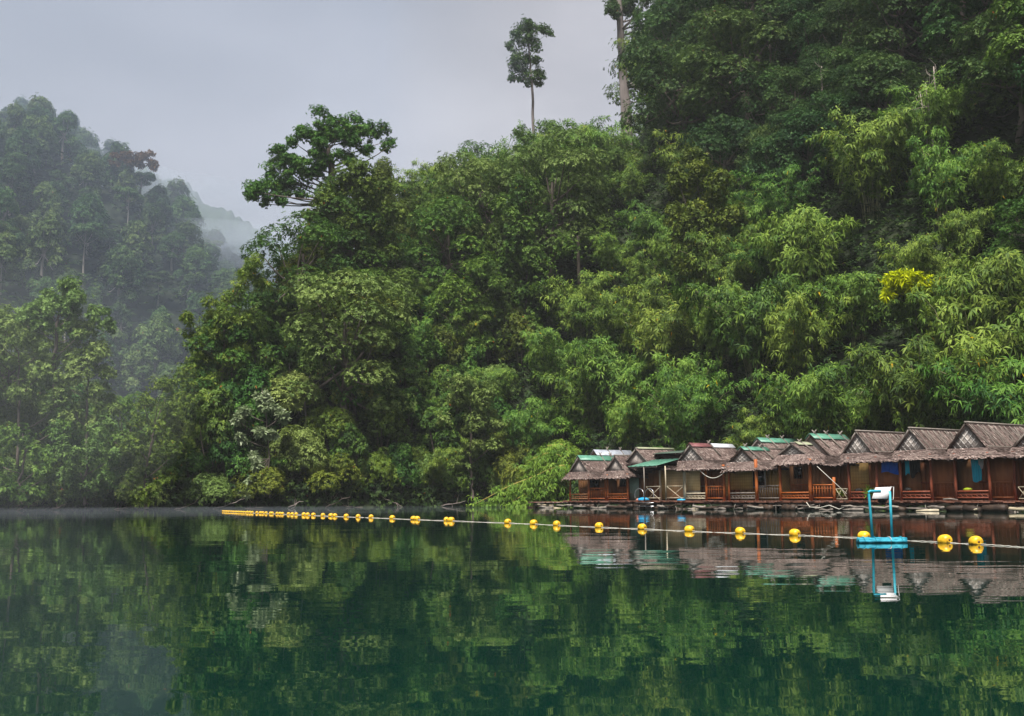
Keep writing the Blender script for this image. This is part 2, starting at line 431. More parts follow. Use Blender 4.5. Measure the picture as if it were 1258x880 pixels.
# ------------------------------------------------------------------ foliage
UP = np.array([0, 0, 1.0])
def nrm(a): return a/(np.linalg.norm(a, axis=-1, keepdims=True)+1e-9)
def sprays(mb, P, N, k, L, W, droop=0.3, spread=0.8, tint=None, r=rng, curl=0.25):
    """a spray of k leaves at every point P, fanned round the direction N; each leaf a folded blade that hangs over"""
    n_ = len(P)
    if not n_: return
    N = nrm(N+r.normal(0, .15, N.shape))
    ref = np.where(np.abs(N[:, 2:3]) < .9, UP, np.array([1.0, 0, 0]))
    T = nrm(np.cross(ref, N)); B = np.cross(N, T)
    a = (np.arange(k)/k*2*np.pi)[None, :]+r.uniform(0, 6.28, (n_, 1))+r.normal(0, .35, (n_, k))
    rad = np.cos(a)[..., None]*T[:, None]+np.sin(a)[..., None]*B[:, None]
    d = nrm(rad*spread+N[:, None]*(1-spread*.6)-UP*droop*r.uniform(.5, 1.5, (n_, k, 1)))
    ln = L*r.uniform(.65, 1.25, (n_, k, 1)); wd = W*r.uniform(.8, 1.2, (n_, k, 1))
    s = nrm(np.cross(d, N[:, None]+UP*.6+r.normal(0, .35, (n_, k, 3))))
    up = np.cross(s, d)
    base = P[:, None]+d*L*.06+r.normal(0, L*.06, (n_, k, 3))
    mid = base+d*ln*.45+up*ln*curl*.25
    tip = base+d*ln-UP*ln*curl*.5
    q = np.stack([base, mid+s*wd*.5, tip, mid-s*wd*.5], 2).reshape(-1, 4, 3)
    t = r.uniform(.12, .82, n_) if tint is None else tint
    t = np.clip(t[:, None]+r.normal(0, .09, (n_, k)), 0, 0.96)
    t = np.where(r.random((n_, k)) < .0025, 1.0, t)
    mb.quads(q, t.ravel())
def lobe(r, c, rx, rz, n_, top=-.35):
    v = nrm(r.normal(0, 1, (int(n_*1.9)+4, 3)))
    v = v[v[:, 2] > top][:int(n_)]
    rr = r.uniform(.72, 1.03, (len(v), 1))*np.where(r.random((len(v), 1)) < .10, r.uniform(1.0, 1.35, (len(v), 1)), 1)
    return np.array(c)+v*rr*np.array([rx, rx, rz]), nrm(v*np.array([1/rx, 1/rx, 1/rz])+UP*.25)
def limb(mb, a, b, r0, r1, r, sag=.12, n=5, sides=6):
    a, b = np.array(a, float), np.array(b, float)
    t = np.linspace(0, 1, n)[:, None]
    L_ = np.linalg.norm(b-a)
    p = a+(b-a)*t+np.sin(t*np.pi)*np.array([r.normal(0, .06), r.normal(0, .06), -sag])*L_
    mb.tube(p, np.linspace(r0, r1, n), sides, cap=False)

def broadleaf_meshes(seed, H=11, rad=4.2, lobes=11, leaf=(.34, .17), dens=2.2, flat=.72, bark=BARK, lm=L_BROAD, base=.24):
    r = np.random.default_rng(seed)
    tr, cr_ = MB(), MB()
    lean = r.normal(0, .5, 2)
    top = np.array([lean[0], lean[1], H*.72])
    n_ = 7
    t = np.linspace(0, 1, n_)[:, None]
    p = np.array([0, 0, -1.2])+(top-np.array([0, 0, -1.2]))*t+np.column_stack([r.normal(0, .12, (n_, 2)), np.zeros(n_)])
    tr.tube(p, np.linspace(.32, .12, n_)*H/11, 8, cap=False)
    cs = []
    for i in range(lobes):
        az = i*2.399+r.uniform(-.4, .4)
        f = (i+.5)/lobes
        zz = base+(1-base)*(1-f**1.3)
        rr = rad*math.sqrt(max(0.04, 1-((zz-base-.22)/(1.12-base))**2))*r.uniform(.5, .88)*(.35 if i == 0 else 1)
        c = np.array([math.cos(az)*rr, math.sin(az)*rr, H*zz*.92])
        c[:2] += lean
        R_ = rad*r.uniform(.34, .52)
        cs.append((c, R_))
        limb(tr, p[int(n_*.45+r.uniform(0, n_*.4))], c-np.array([0, 0, R_*.2]), .12*H/11, .035, r)
    for c, R_ in cs:
        P, N = lobe(r, c, R_, R_*flat, 46*dens*R_**2/2.6)
        tb = r.uniform(.25, .68)
        sprays(cr_, P, N, 7, leaf[0], leaf[1], .35, .85, np.clip(tb+r.normal(0, .13, len(P)), 0, .9), r)
    return tr.mesh('trunk', bark, True), cr_.mesh('crown', lm)
def bamboo_meshes(seed, H=10, culms=22, lean=1.0, leaf=(.52, .11), lm=L_BAMBOO, per=66):
    r = np.random.default_rng(seed)
    st, cr_ = MB(), MB()
    for i in range(culms):
        az = r.uniform(0, 6.28); h = H*r.uniform(.55, 1.0); out = r.uniform(.12, .62)*h*lean
        b = np.array([math.cos(az), math.sin(az), 0])*r.uniform(.1, .9)
        t = np.linspace(0, 1, 12)
        x = out*t**2.1; z = h*(1.12*t-.30*t**4.5)
        p = b+np.stack([math.cos(az)*x, math.sin(az)*x, z-.8], 1)
        st.tube(p[::2], np.linspace(.055, .02, 6), 5, cap=False)
        tb = r.uniform(.3, .72)
        m_ = int(per*r.uniform(.7, 1.3))
        u = r.uniform(.25, 1.0, m_)**.8
        q = np.stack([np.interp(u, t, p[:, j]) for j in range(3)], 1)
        side = r.normal(0, 1, (m_, 3))*np.array([1, 1, .45])*(.30+.85*np.sin(u*3.0))[:, None]*.62
        q += side
        N = nrm(side*np.array([1, 1, .5])+np.array([math.cos(az), math.sin(az), .75])*.55)
        sprays(cr_, q, N, 7, leaf[0], leaf[1], .55, .9, np.clip(tb+r.normal(0, .20, m_), 0, .9), r, curl=.35)
    return st.mesh('cane_cluster', CANE, True), cr_.mesh('foliage', lm)
def tower_meshes(seed, H=12, rad=2.3, lm=L_OLIVE, leaf=(.24, .13), dens=2.0):
    r = np.random.default_rng(seed)
    tr, cr_ = MB(), MB()
    p = np.column_stack([r.normal(0, .2, (7, 2)).cumsum(0)*.6, np.linspace(-1, H*.9, 7)])
    tr.tube(p, np.linspace(.4, .1, 7), 8, cap=False)
    k = 17
    for i in range(k):
        f = (i+.3)/k
        z = H*(f*.98+.02)
        c = np.array([np.interp(z, p[:, 2], p[:, 0]), np.interp(z, p[:, 2], p[:, 1]), z])
        az = r.uniform(0, 6.28); w = rad*(.55+.55*math.sin(f*2.6+.3))*r.uniform(.55, .85)
        c[:2] += np.array([math.cos(az), math.sin(az)])*rad*r.uniform(.15, .7)*(1.05-.5*f)
        limb(tr, p[min(6, int(f*6.5))], c, .06, .02, r, n=4, sides=5)
        P, N = lobe(r, c, w, w*1.25, 44*dens*w*w*1.2, top=-.75)
        N = nrm(N*np.array([1, 1, .4])+UP*.1)
        tb = r.uniform(.25, .65)
        sprays(cr_, P, N, 6, leaf[0], leaf[1], .8, .75, np.clip(tb+r.normal(0, .14, len(P)), 0, .9), r, curl=.3)
    return tr.mesh('trunk', BARK, True), cr_.mesh('crown', lm)
def shrub_meshes(seed, H=3.6, rad=2.5, lobes=9, leaf=(.25, .12), lm=L_BROAD):
    r = np.random.default_rng(seed)
    st, cr_ = MB(), MB()
    for i in range(lobes):
        az = i*2.399+r.uniform(-.5, .5); f = (i+.5)/lobes
        rr = rad*math.sqrt(f)*.72
        c = np.array([math.cos(az)*rr, math.sin(az)*rr, H*(.22+.62*(1-f)*r.uniform(.7, 1.2))])
        R_ = rad*r.uniform(.34, .5)
        limb(st, [r.normal(0, .15), r.normal(0, .15), -.5], c, .06, .02, r, n=4, sides=5)
        P, N = lobe(r, c, R_, R_*.85, 120*R_**2, top=-.6)
        tb = r.uniform(.3, .7)
        sprays(cr_, P, N, 6, leaf[0], leaf[1], .45, .85, np.clip(tb+r.normal(0, .14, len(P)), 0, .9), r)
    return st.mesh('stem_cluster', BARK, True), cr_.mesh('foliage', lm)
def far_mesh(seed, H=13, rad=5.0, lobes=16, emerge=False):
    r = np.random.default_rng(seed)
    m = MB()
    fl = []
    top = H*(.86 if emerge else .7)
    m.tube([[0, 0, -2], [.2, .1, H*.4], [r.normal(0, .4), r.normal(0, .4), top]], [.45, .3, .14], 6, cap=False)
    for i in range(lobes):
        az = i*2.4+r.uniform(-.4, .4); f = (i+.5)/lobes
        zz = (.80+.2*(1-f)) if emerge else .22+.78*(1-f**1.4)
        rr = rad*math.sqrt(f)*r.uniform(.45, 1.05)
        c = np.array([math.cos(az)*rr, math.sin(az)*rr, H*zz*r.uniform(.82, 1.04)]); R_ = rad*r.uniform(.22, .52)
        limb(m, [0, 0, top*.75], c, .12, .05, r, n=3, sides=4)
        fl.append((c, R_))
    nb = len(m.f)
    for c, R_ in fl:
        P, N = lobe(r, c, R_, R_*(.45 if emerge else 1.0), 46*R_**2/2.2)
        tb = r.uniform(.25, .7)
        sprays(m, P, N, 5, .70, .36, .3, .9, np.clip(tb+r.normal(0, .13, len(P)), 0, .9), r)
    me = m.mesh('hill_tree', [L_FAR, BARK_FAR])
    mi = np.zeros(len(me.polygons), np.int32); mi[:nb] = 1
    me.polygons.foreach_set('material_index', mi)
    return me

BROAD = [broadleaf_meshes(100+i, H=h, rad=w, lobes=k_, leaf=lf) for i, (h, w, k_, lf) in enumerate([(11, 4.3, 12, (.26, .13)), (10, 4.8, 13, (.24, .13)), (13, 4.4, 13, (.28, .125)), (9, 3.8, 10, (.24, .13)), (12, 5.2, 15, (.29, .145))])]
SHRUB = [shrub_meshes(500+i, H=h, rad=w, lm=lm_, leaf=lf) for i, (h, w, lm_, lf) in enumerate([(3.6, 2.5, L_BROAD, (.25, .12)), (4.6, 2.3, L_OLIVE, (.24, .12)), (3.0, 2.8, L_SPRING, (.30, .11)), (5.2, 2.4, L_BROAD, (.27, .15)), (4.0, 2.6, L_OLIVE, (.28, .10)), (4.2, 2.6, L_LIME, (.34, .10))])]
BROAD += [broadleaf_meshes(120+i, H=h, rad=w, lobes=k_, leaf=(.26, .13), dens=2.0, flat=.6, lm=lm_) for i, (h, w, k_, lm_) in enumerate([(13, 5.4, 20, L_SPRING), (12, 5.0, 18, L_BROAD)])]
DARK = [broadleaf_meshes(140+i, H=h, rad=w, lobes=k_, lm=L_DARK, leaf=(.27, .14), dens=2.4) for i, (h, w, k_) in enumerate([(14, 5.2, 17), (12, 5.6, 17), (15, 4.8, 16)])]
BAMB = [bamboo_meshes(200+i, H=h, culms=c_, lean=q_) for i, (h, c_, q_) in enumerate([(10, 24, 1.0), (9, 22, 1.2), (11.5, 26, .9), (8, 20, 1.15), (12, 26, 1.1)])]
TOWER = [tower_meshes(300+i, H=h, rad=w) for i, (h, w) in enumerate([(12, 2.4), (10, 2.8), (14, 2.4), (8, 2.9)])]
FAR = [far_mesh(400+i, H=h, rad=w) for i, (h, w) in enumerate([(13, 5), (12, 5.8), (15, 5.2), (11, 4.6)])]+[far_mesh(410, 20, 6.5, 11, True)]

HIDDEN_TREES = {i for q in '''0 3-5 8-16 18-23 25-26 28 30 32-35 37-40 43-44 46-47 49-52 55-62 67-69 71 73 75 78-80 82-86 88 91-95 97-100 102-103 108-110 113-117 123-126 128-129 133 135-136 138 140 145 149-150 152 154 156-157 160-162 164 166 168-172 176 178 180 184-188 190-194 198 200-202 205 207 209 211-216 218 222-224 226 228 235-238 242 244-245 248 253 256-258 260 262 265-266 270 272-276 280-281 284-287 289-292 294-296 300 302-309 311-313 316 318-319 321 323 326-327 332 335-338 342-344 346-347 349-351 353-355 357-359 361-362 369-370 374 376-377 380-381 385 387 389-390 392 394 396 398-399 405 407-408 411 415 421 428-429 431 433-435 442-465 495 497 500 502 504 512 514 517-518 525-526 528-530 532 535-538 541 544 546 552 555'''.split() for i in range(int(q.split('-')[0]), int(q.split('-')[-1])+1)}
HIDDEN_FAR = {i for q in '''0 2-9 11-13 15-16 19 21 23-24 27 30-31 33-36 38-39 41 43-49 51-56 58-63 66 68 70-71 73 75-79 81-82 85-86 89-91 93-95 98 103-104 107 109-112 114 116 118-119 122-124 128-130 132 134 136-138 144-146 149-173 175-176 185 187-191 193 199-206 208-209 211-214 217 219-222 224-225 227-232 236-242 244-245 247-248 250-253 256-261 263-268 270 272-273 276-277 279-280 282 284 286-289 291 293-304 307 309-323 325-326 331 333-337 339-340 342-350 352-354 357-365 369 371-372 374 377 379-382 384-386 389 393-401'''.split() for i in range(int(q.split('-')[0]), int(q.split('-')[-1])+1)}        # what other trees hide wholly is left out
PLANTED = [0]
KIND = {  # kind: (name, category, [child names], variants)
    'broad': ('broadleaf_tree', 'tree', ('trunk', 'crown'), BROAD),
    'dark': ('dark_tree', 'tree', ('trunk', 'crown'), DARK),
    'bamboo': ('bamboo_clump', 'bamboo', ('cane_cluster', 'foliage'), BAMB),
    'shrub': ('bush', 'bush', ('stem_cluster', 'foliage'), SHRUB),
    'tower': ('creeper_clad_tree', 'tree', ('trunk', 'crown'), TOWER),
}
TREES = []                                    # (object, kind, crown centre) for the labels
def plant(kind, x, y, s, v, rz, sz=1.0, z=None):
    PLANTED[0] += 1
    if PLANTED[0]-1 in HIDDEN_TREES: return None
    name, cat, ch, var = KIND[kind]
    zz = gz(x, y) if z is None else z
    o = empty(name, (x, y, zz), rz)
    o.scale = (s, s, s*sz)
    o['category'] = cat
    ms = var[v % len(var)]
    for nm, me_ in zip(ch, ms): link(nm, me_, o)
    TREES.append((o, kind, (x, y, zz+7*s*sz)))
    return o

def scatter(n_try, box, dmin, r):
    pts = np.zeros((0, 2))
    for _ in range(n_try):
        q = np.array([r.uniform(box[0], box[1]), r.uniform(box[2], box[3])])
        dm = dmin(q)
        if dm is None: continue
        if len(pts) and np.min(np.hypot(*(pts-q).T)) < dm: continue
        pts = np.vstack([pts, q])
    return pts
rs = np.random.default_rng(77)
KEEP_OUT = []                                 # circles (x, y, r) kept for the trees built one by one
def land_ok(q, lo, hi):
    px = CX+F*q[0]/q[1]
    return lo < px < hi

# ------------------------------------------------------------------ the forest
ROW_A, ROW_B = np.array([1.04, 92.0]), np.array([27.0, 56.0])      # front edge of the floating row of huts
ROW_D = (ROW_B-ROW_A)/np.linalg.norm(ROW_B-ROW_A)
ROW_N = np.array([-ROW_D[1], ROW_D[0]])                             # towards the bank
def near_row(x, y):
    q = np.array([x, y])-ROW_A
    s, o = q@ROW_D, q@ROW_N
    return -6 < s < 60 and o < 9.5
def size_at(q):                                # giants and small growth come in patches
    return 1.0+.42*float(np.clip(vnoise(np.array([q]), .16, 61)[0], -1, 1.2))
def main_spacing(q):
    px = CX+F*q[0]/q[1]
    if not (130 < px < 1400): return None
    if q[1] > 262 or shore_dist(q[None])[0] < .5 or near_row(*q): return None
    for (hx, hy, hr) in KEEP_OUT:
        if math.hypot(q[0]-hx, q[1]-hy) < hr: return None
    if px < 480 and q[1] > 160: return None
    return (4.2+max(0, (q[1]-95))*.021)*size_at(q)**.85

def hero_at(px, py, D): return np.array(at(px, py, D))
KEEP_OUT += [(-29, 124, 6.5), (-26.5, 132, 5), (3.5, 186, 5), (20.5, 186, 8.5), (22, 196, 7)]
for (x, y) in scatter(9000, (-48, 92, 56, 262), main_spacing, rs):
    z = gz(x, y)
    P = np.array([[x, y, z+6]])
    px, py = pix(P)[0]
    if py < -190 or px > 1420: continue
    n1 = float(vnoise(np.array([[x, y]]), .11, 21)[0])+rs.normal(0, .35)
    d = float(shore_dist(np.array([[x, y]]))[0])
    if px < 500:
        kind = 'tower' if n1 > .25 else ('broad' if n1 > -.9 else 'bamboo')
    elif py < 150+110*n1 and px > 815:
        kind = 'dark' if n1 > -.05 else ('broad' if n1 > -.75 else 'bamboo')
    elif py < 250:
        kind = 'broad' if n1 > .35 else ('bamboo' if n1 > -.95 else 'dark')
    elif py < 430 and n1 > .95:
        kind = 'dark'
    else:
        kind = 'bamboo' if n1 > -.55 else ('broad' if n1 > -.95 else 'tower')
    if kind == 'dark' and px < 800: kind = 'broad'
    s = rs.uniform(.80, 1.18)*size_at((x, y))
    if kind == 'dark': s *= 1.05
    if d < 4: s *= .72
    if px < 345: s *= .85
    plant(kind, x, y, s, int(rs.integers(0, 9)), rs.uniform(0, 6.28), rs.uniform(.9, 1.15))

# left bank
for (x, y) in scatter(1500, (-72, -40, 88, 200), lambda q: (5.6 if q[1] < 112 else 7.5) if (shore_dist(q[None])[0] > 1 and -200 < CX+F*q[0]/q[1] < 175) else None, rs):
    d = float(shore_dist(np.array([[x, y]]))[0])
    n1 = rs.normal(0, 1)
    kind = 'broad' if n1 > -.9 else 'tower'
    s = (.85 if d < 4 else 1.05 if CX+F*x/y < 70 else 0.95)*rs.uniform(.85, 1.12)
    plant(kind, x, y, s, int(rs.choice([5, 5, 5, 6, 0, 1, 2, 4])), rs.uniform(0, 6.28), rs.uniform(.95, 1.25))

# bushes: along both banks and between the trees of the promontory
for a, b in zip(SHORE[1:-2][:-1], SHORE[1:-2][1:]):
    if max(a[1], b[1]) > 170 or a[0] < -70: continue
    k = int(np.linalg.norm(b-a)/2.5)
    for i in range(k):
        q = a+(b-a)*(i+rs.uniform(.1, .9))/k; dv = (b-a)/np.linalg.norm(b-a)
        q = q+np.array([-dv[1], dv[0]])*rs.uniform(.3, 1.6)
        if shore_dist(q[None])[0] < .1 or near_row(*q) or not -80 < CX+F*q[0]/q[1] < 690: continue
        plant('shrub', q[0], q[1], rs.uniform(.75, 1.25), int(rs.integers(0, 5)), rs.uniform(0, 6.28), rs.uniform(.9, 1.5))
def bush_spacing(q):
    px = CX+F*q[0]/q[1]
    d = shore_dist(q[None])[0]
    if d < 2 or d > 16 or near_row(*q) or not -60 < px < 640: return None
    return 3.3
for (x, y) in scatter(2600, (-66, 4, 88, 128), bush_spacing, rs):
    plant('shrub', x, y, rs.uniform(.9, 1.5), int(rs.integers(0, 5)), rs.uniform(0, 6.28), rs.uniform(.9, 1.4))

# far side of the valley
FARS, far_n = [], 0
for (x, y) in scatter(9000, (-235, -20, 205, 415), lambda q: 5.9 if (-90 < CX+F*q[0]/q[1] < 380 and shore_dist(q[None])[0] > 1) else None, rs):
    z = gz(x, y)
    v, a, s, t = int(rs.choice(5, p=[.24, .23, .23, .21, .09])), rs.uniform(0, 6.28), rs.uniform(.45, .95), rs.uniform(.9, 1.3)
    if v == 4: s *= .75
    far_n += 1
    if far_n-1 in HIDDEN_FAR: continue
    o = link('hillside_tree', FAR[v])
    o.location, o.rotation_euler, o.scale = (x, y, z), (0, 0, a), (s, s, s*t)
    o['category'] = 'tree'
    FARS.append((o, 'far', (x, y, z+8*s)))

# low growth that covers the slopes between the trees
mb = MB()
n_ = 230000
Q = np.column_stack([rs.uniform(-75, 100, n_), rs.uniform(54, 250, n_)])
px = CX+F*Q[:, 0]/Q[:, 1]
ok = (px > -60) & (px < 1330) & (shore_dist(Q) > .3)
Q = Q[ok]
ok = rs.random(len(Q)) < np.clip(130/Q[:, 1], 0, 1)**1.5
Q = Q[ok]
Z = ground(Q)
P = np.column_stack([Q, Z+rs.uniform(.1, 2.3, len(Q))])
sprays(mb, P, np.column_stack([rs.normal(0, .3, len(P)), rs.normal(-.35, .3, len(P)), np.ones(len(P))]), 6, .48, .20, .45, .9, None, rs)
Q = np.column_stack([rs.uniform(-300, -25, 26000), rs.uniform(185, 420, 26000)])
px = CX+F*Q[:, 0]/Q[:, 1]
Q = Q[(px > -60) & (px < 380) & (shore_dist(Q) > .3)]
P2 = np.column_stack([Q, ground(Q)+rs.uniform(.2, 5, len(Q))])
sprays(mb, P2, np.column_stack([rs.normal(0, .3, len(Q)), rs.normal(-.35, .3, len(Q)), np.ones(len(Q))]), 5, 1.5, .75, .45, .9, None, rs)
# and the fringe that hangs over the water's edge
seg = SHORE[1:-2]; fr = []
for a, b in zip(seg[:-1], seg[1:]):
    if max(a[1], b[1]) > 204 or a[0] < -70: continue
    m_ = int(np.linalg.norm(b-a)*48)
    t = rs.uniform(0, 1, (m_, 1)); dv = (b-a)/np.linalg.norm(b-a); nv = np.array([-dv[1], dv[0]])
    q = a+(b-a)*t+nv*rs.uniform(-.6, 1.6, (m_, 1))
    fr.append(np.column_stack([q, rs.uniform(.05, 1, m_)**1.3*(2.6+vnoise(q, .8, 31))]))
fr = np.vstack(fr)
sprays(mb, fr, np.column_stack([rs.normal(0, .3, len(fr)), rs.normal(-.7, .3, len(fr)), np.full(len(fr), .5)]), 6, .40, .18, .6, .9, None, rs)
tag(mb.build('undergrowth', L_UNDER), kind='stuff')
print('trees', len(TREES), 'far', len(FARS), {k: sum(1 for t in TREES if t[1] == k) for k in KIND}, 'under', len(P))

# ------------------------------------------------------------------ trees that stand out, one by one
def hit(px, py, h, lo=60, hi=250):             # where the line of sight meets the slope raised by h
    for D in np.arange(lo, hi, 1.0):
        p_ = at(px, py, D)
        if gz(p_.x, p_.y)+h >= p_.z: return D
    return hi
def hero(name, cat, label, D, trunk, lobes, lm, bark, leaf=(.42, .2), k=7, dens=1.0, flat=.8, deep=2.5, wleaf=None, limbs=True, parts=('trunk', 'crown'), seed=1, group=None, split=True, wide=1.0, low=.33):
    """trunk: (px, py, half width px) from the foot up; lobes: (px, py, radius px), spread in depth round the trunk"""
    r = np.random.default_rng(seed)
    m_px = D/F
    T = np.array([hero_at(x, y, D) for x, y, w in trunk])
    foot = T[0].copy(); foot[2] = min(foot[2], gz(foot[0], foot[1])) if shore_dist(foot[None, :2])[0] > 0 else foot[2]
    T[0] = foot
    root = empty(name, foot)
    tag(root, label, cat, group)
    tm, cm = MB(), MB()
    n_ = 24
    tt = np.linspace(0, 1, len(T)); ts = np.linspace(0, 1, n_)
    pts = np.stack([np.interp(ts, tt, T[:, j]) for j in range(3)], 1)
    pts[1:-1] += r.normal(0, .05, (n_-2, 3))
    rad = np.interp(ts, tt, [w*m_px for x, y, w in trunk])*(1+.5*np.exp(-ts*22))
    tm.tube(pts-foot, rad, 10, cap=False)
    if split: lobes = [(x+r.normal(0, .52)*w, y+r.normal(0, .44)*w, w*r.uniform(.30, .72)) for x, y, w in lobes for _ in range(5)]
    for i, (x, y, w) in enumerate(lobes):
        c = hero_at(x, y, D+r.uniform(-deep, deep)); R_ = w*m_px*1.45*wide
        if limbs and i % (5 if split else 1) == 0:
            j = min(range(int(n_*low), n_), key=lambda q: abs(pts[q][2]-(c[2]-1.2*R_-.35*np.hypot(*(pts[q]-c)[:2]))))
            limb(tm, pts[j]-foot, c-foot, max(.045, rad[j]*.28), .03, r, sag=.06)
        P, N = lobe(r, c-foot, R_, R_*flat, 62*dens*R_**2/2.6+9, top=-.8)
        P = c-foot+(P-c+foot)*r.uniform(.35, 1.0, (len(P), 1))+r.normal(0, .16, P.shape)*R_
        tb = r.uniform(.3, .65)
        sprays(cm, P, N, k, leaf[0], leaf[1], .35, .85, np.clip(tb+r.normal(0, .14, len(P)), 0, .9), r)
    tm.build(parts[0], bark, root, True)
    cm.build(parts[1], lm, root)
    return root

hero('spreading_tree', 'tree', 'broad spreading tree with a dark green crown, standing alone against the sky above the promontory', 133,
     [(412, 300, 6), (410, 240, 5), (408, 212, 4.5), (402, 180, 3)],
     [(400, 150, 14), (425, 153, 13), (448, 157, 12), (466, 166, 10), (474, 178, 7), (378, 166, 12), (360, 174, 9), (340, 184, 9), (395, 172, 11), (432, 172, 11), (455, 183, 9), (352, 200, 12),
      (331, 212, 13), (316, 226, 12), (310, 238, 8), (335, 236, 11), (354, 228, 11), (374, 214, 11), (382, 194, 10), (344, 246, 7), (366, 240, 8), (326, 246, 6), (400, 166, 12), (416, 184, 11), (388, 184, 12), (404, 199, 11), (421, 166, 12), (394, 210, 9), (368, 202, 11), (427, 193, 9), (356, 212, 11), (440, 160, 10), (384, 206, 10)], L_BROAD, BARK, (.28, .15), dens=2.2, flat=.62, wide=1.12, seed=3)
hero('slender_tree', 'tree', 'slender tall tree with a bare straight trunk and small dark crown, alone against the sky', 186,
     [(656, 185, 2.2), (655, 140, 1.8), (654, 105, 1.6), (651, 70, 1.1), (648, 36, .6)],
     [(648, 30, 6), (655, 33, 7), (641, 37, 8), (665, 38, 6), (674, 40, 4), (632, 46, 7), (650, 50, 9), (660, 54, 7), (626, 57, 5), (633, 68, 8), (648, 70, 9), (661, 72, 6), (634, 84, 8), (645, 87, 7),
      (660, 88, 7), (667, 94, 5), (630, 95, 5), (652, 99, 6), (661, 103, 4), (642, 98, 5)], L_DARK, BARK_MID, (.32, .16), dens=1.1, flat=1.0, wide=1.25, low=.55, seed=5)
hero('giant_tree', 'tree', 'giant tree with a thick pale trunk, its dark crown leaving the top of the picture', 187,
     [(771, 160, 8.5), (769, 135, 6.8), (766, 100, 5.6), (764, 65, 5), (762, 25, 4.4), (758, -25, 3)],
     [(754, 4, 8), (757, 18, 6), (775, 2, 10), (792, 6, 14), (802, 26, 13), (784, 20, 9), (822, 10, 16), (842, 30, 16), (806, 45, 11), (791, 54, 9), (830, 58, 13), (852, 64, 13), (816, 74, 9),
      (870, 18, 18), (876, 58, 16), (842, 86, 9), (780, -20, 16), (820, -22, 18), (862, -20, 18), (768, 12, 9), (770, -8, 14), (750, -14, 12), (752, 16, 6)], L_DARK, BARK_MID, (.36, .18), dens=1.5, deep=5, seed=7)
hero('pale_trunk_tree', 'tree', 'hazy pale-trunked tree with a sparse flat reddish crown above the far slope', 262,
     [(151, 372, 2.2), (153, 320, 2), (156, 262, 1.9), (157, 232, 1.4), (161, 205, .8)],
     [(146, 192, 6), (156, 188, 7), (168, 190, 7), (180, 196, 7), (172, 200, 6), (161, 198, 6), (188, 202, 5), (140, 200, 5)], L_RUST, BARK_FAR, (.8, .4), k=5, dens=.28, flat=.5, deep=4, seed=9)
hero('tall_bank_tree', 'tree', 'tall pale green tree on the left bank, its bare trunk showing under a rounded crown', 99,
     [(68, 500, 2.6), (67, 450, 2.4), (70, 400, 1.8), (72, 385, 1)],
     [(40, 380, 13), (70, 360, 15), (95, 368, 13), (116, 386, 11), (58, 372, 12), (90, 392, 11), (132, 398, 8), (100, 410, 9), (48, 398, 9), (82, 378, 12), (30, 392, 8), (62, 398, 9), (76, 402, 9)], L_SPRING, BARK, (.30, .15), dens=2.2, wide=1.15, seed=11)
hero('pale_leaved_creeper', 'creeper', 'creeper with whitish leaves hanging in tiers above the far end of the buoy line', 100.8,
     [(331, 612, 1.0), (330, 560, .9), (326, 500, .7), (322, 478, .5)],
     [(326, 500, 6), (338, 504, 6), (349, 511, 5), (300, 505, 5), (292, 517, 4), (318, 531, 5), (330, 534, 4), (296, 538, 3), (313, 562, 4), (316, 572, 3), (310, 590, 5), (316, 597, 4), (303, 606, 4), (322, 488, 4)],
     L_PALE, BARK, (.5, .24), k=5, dens=1.0, flat=.55, deep=.7, seed=13, parts=('stem', 'foliage'))
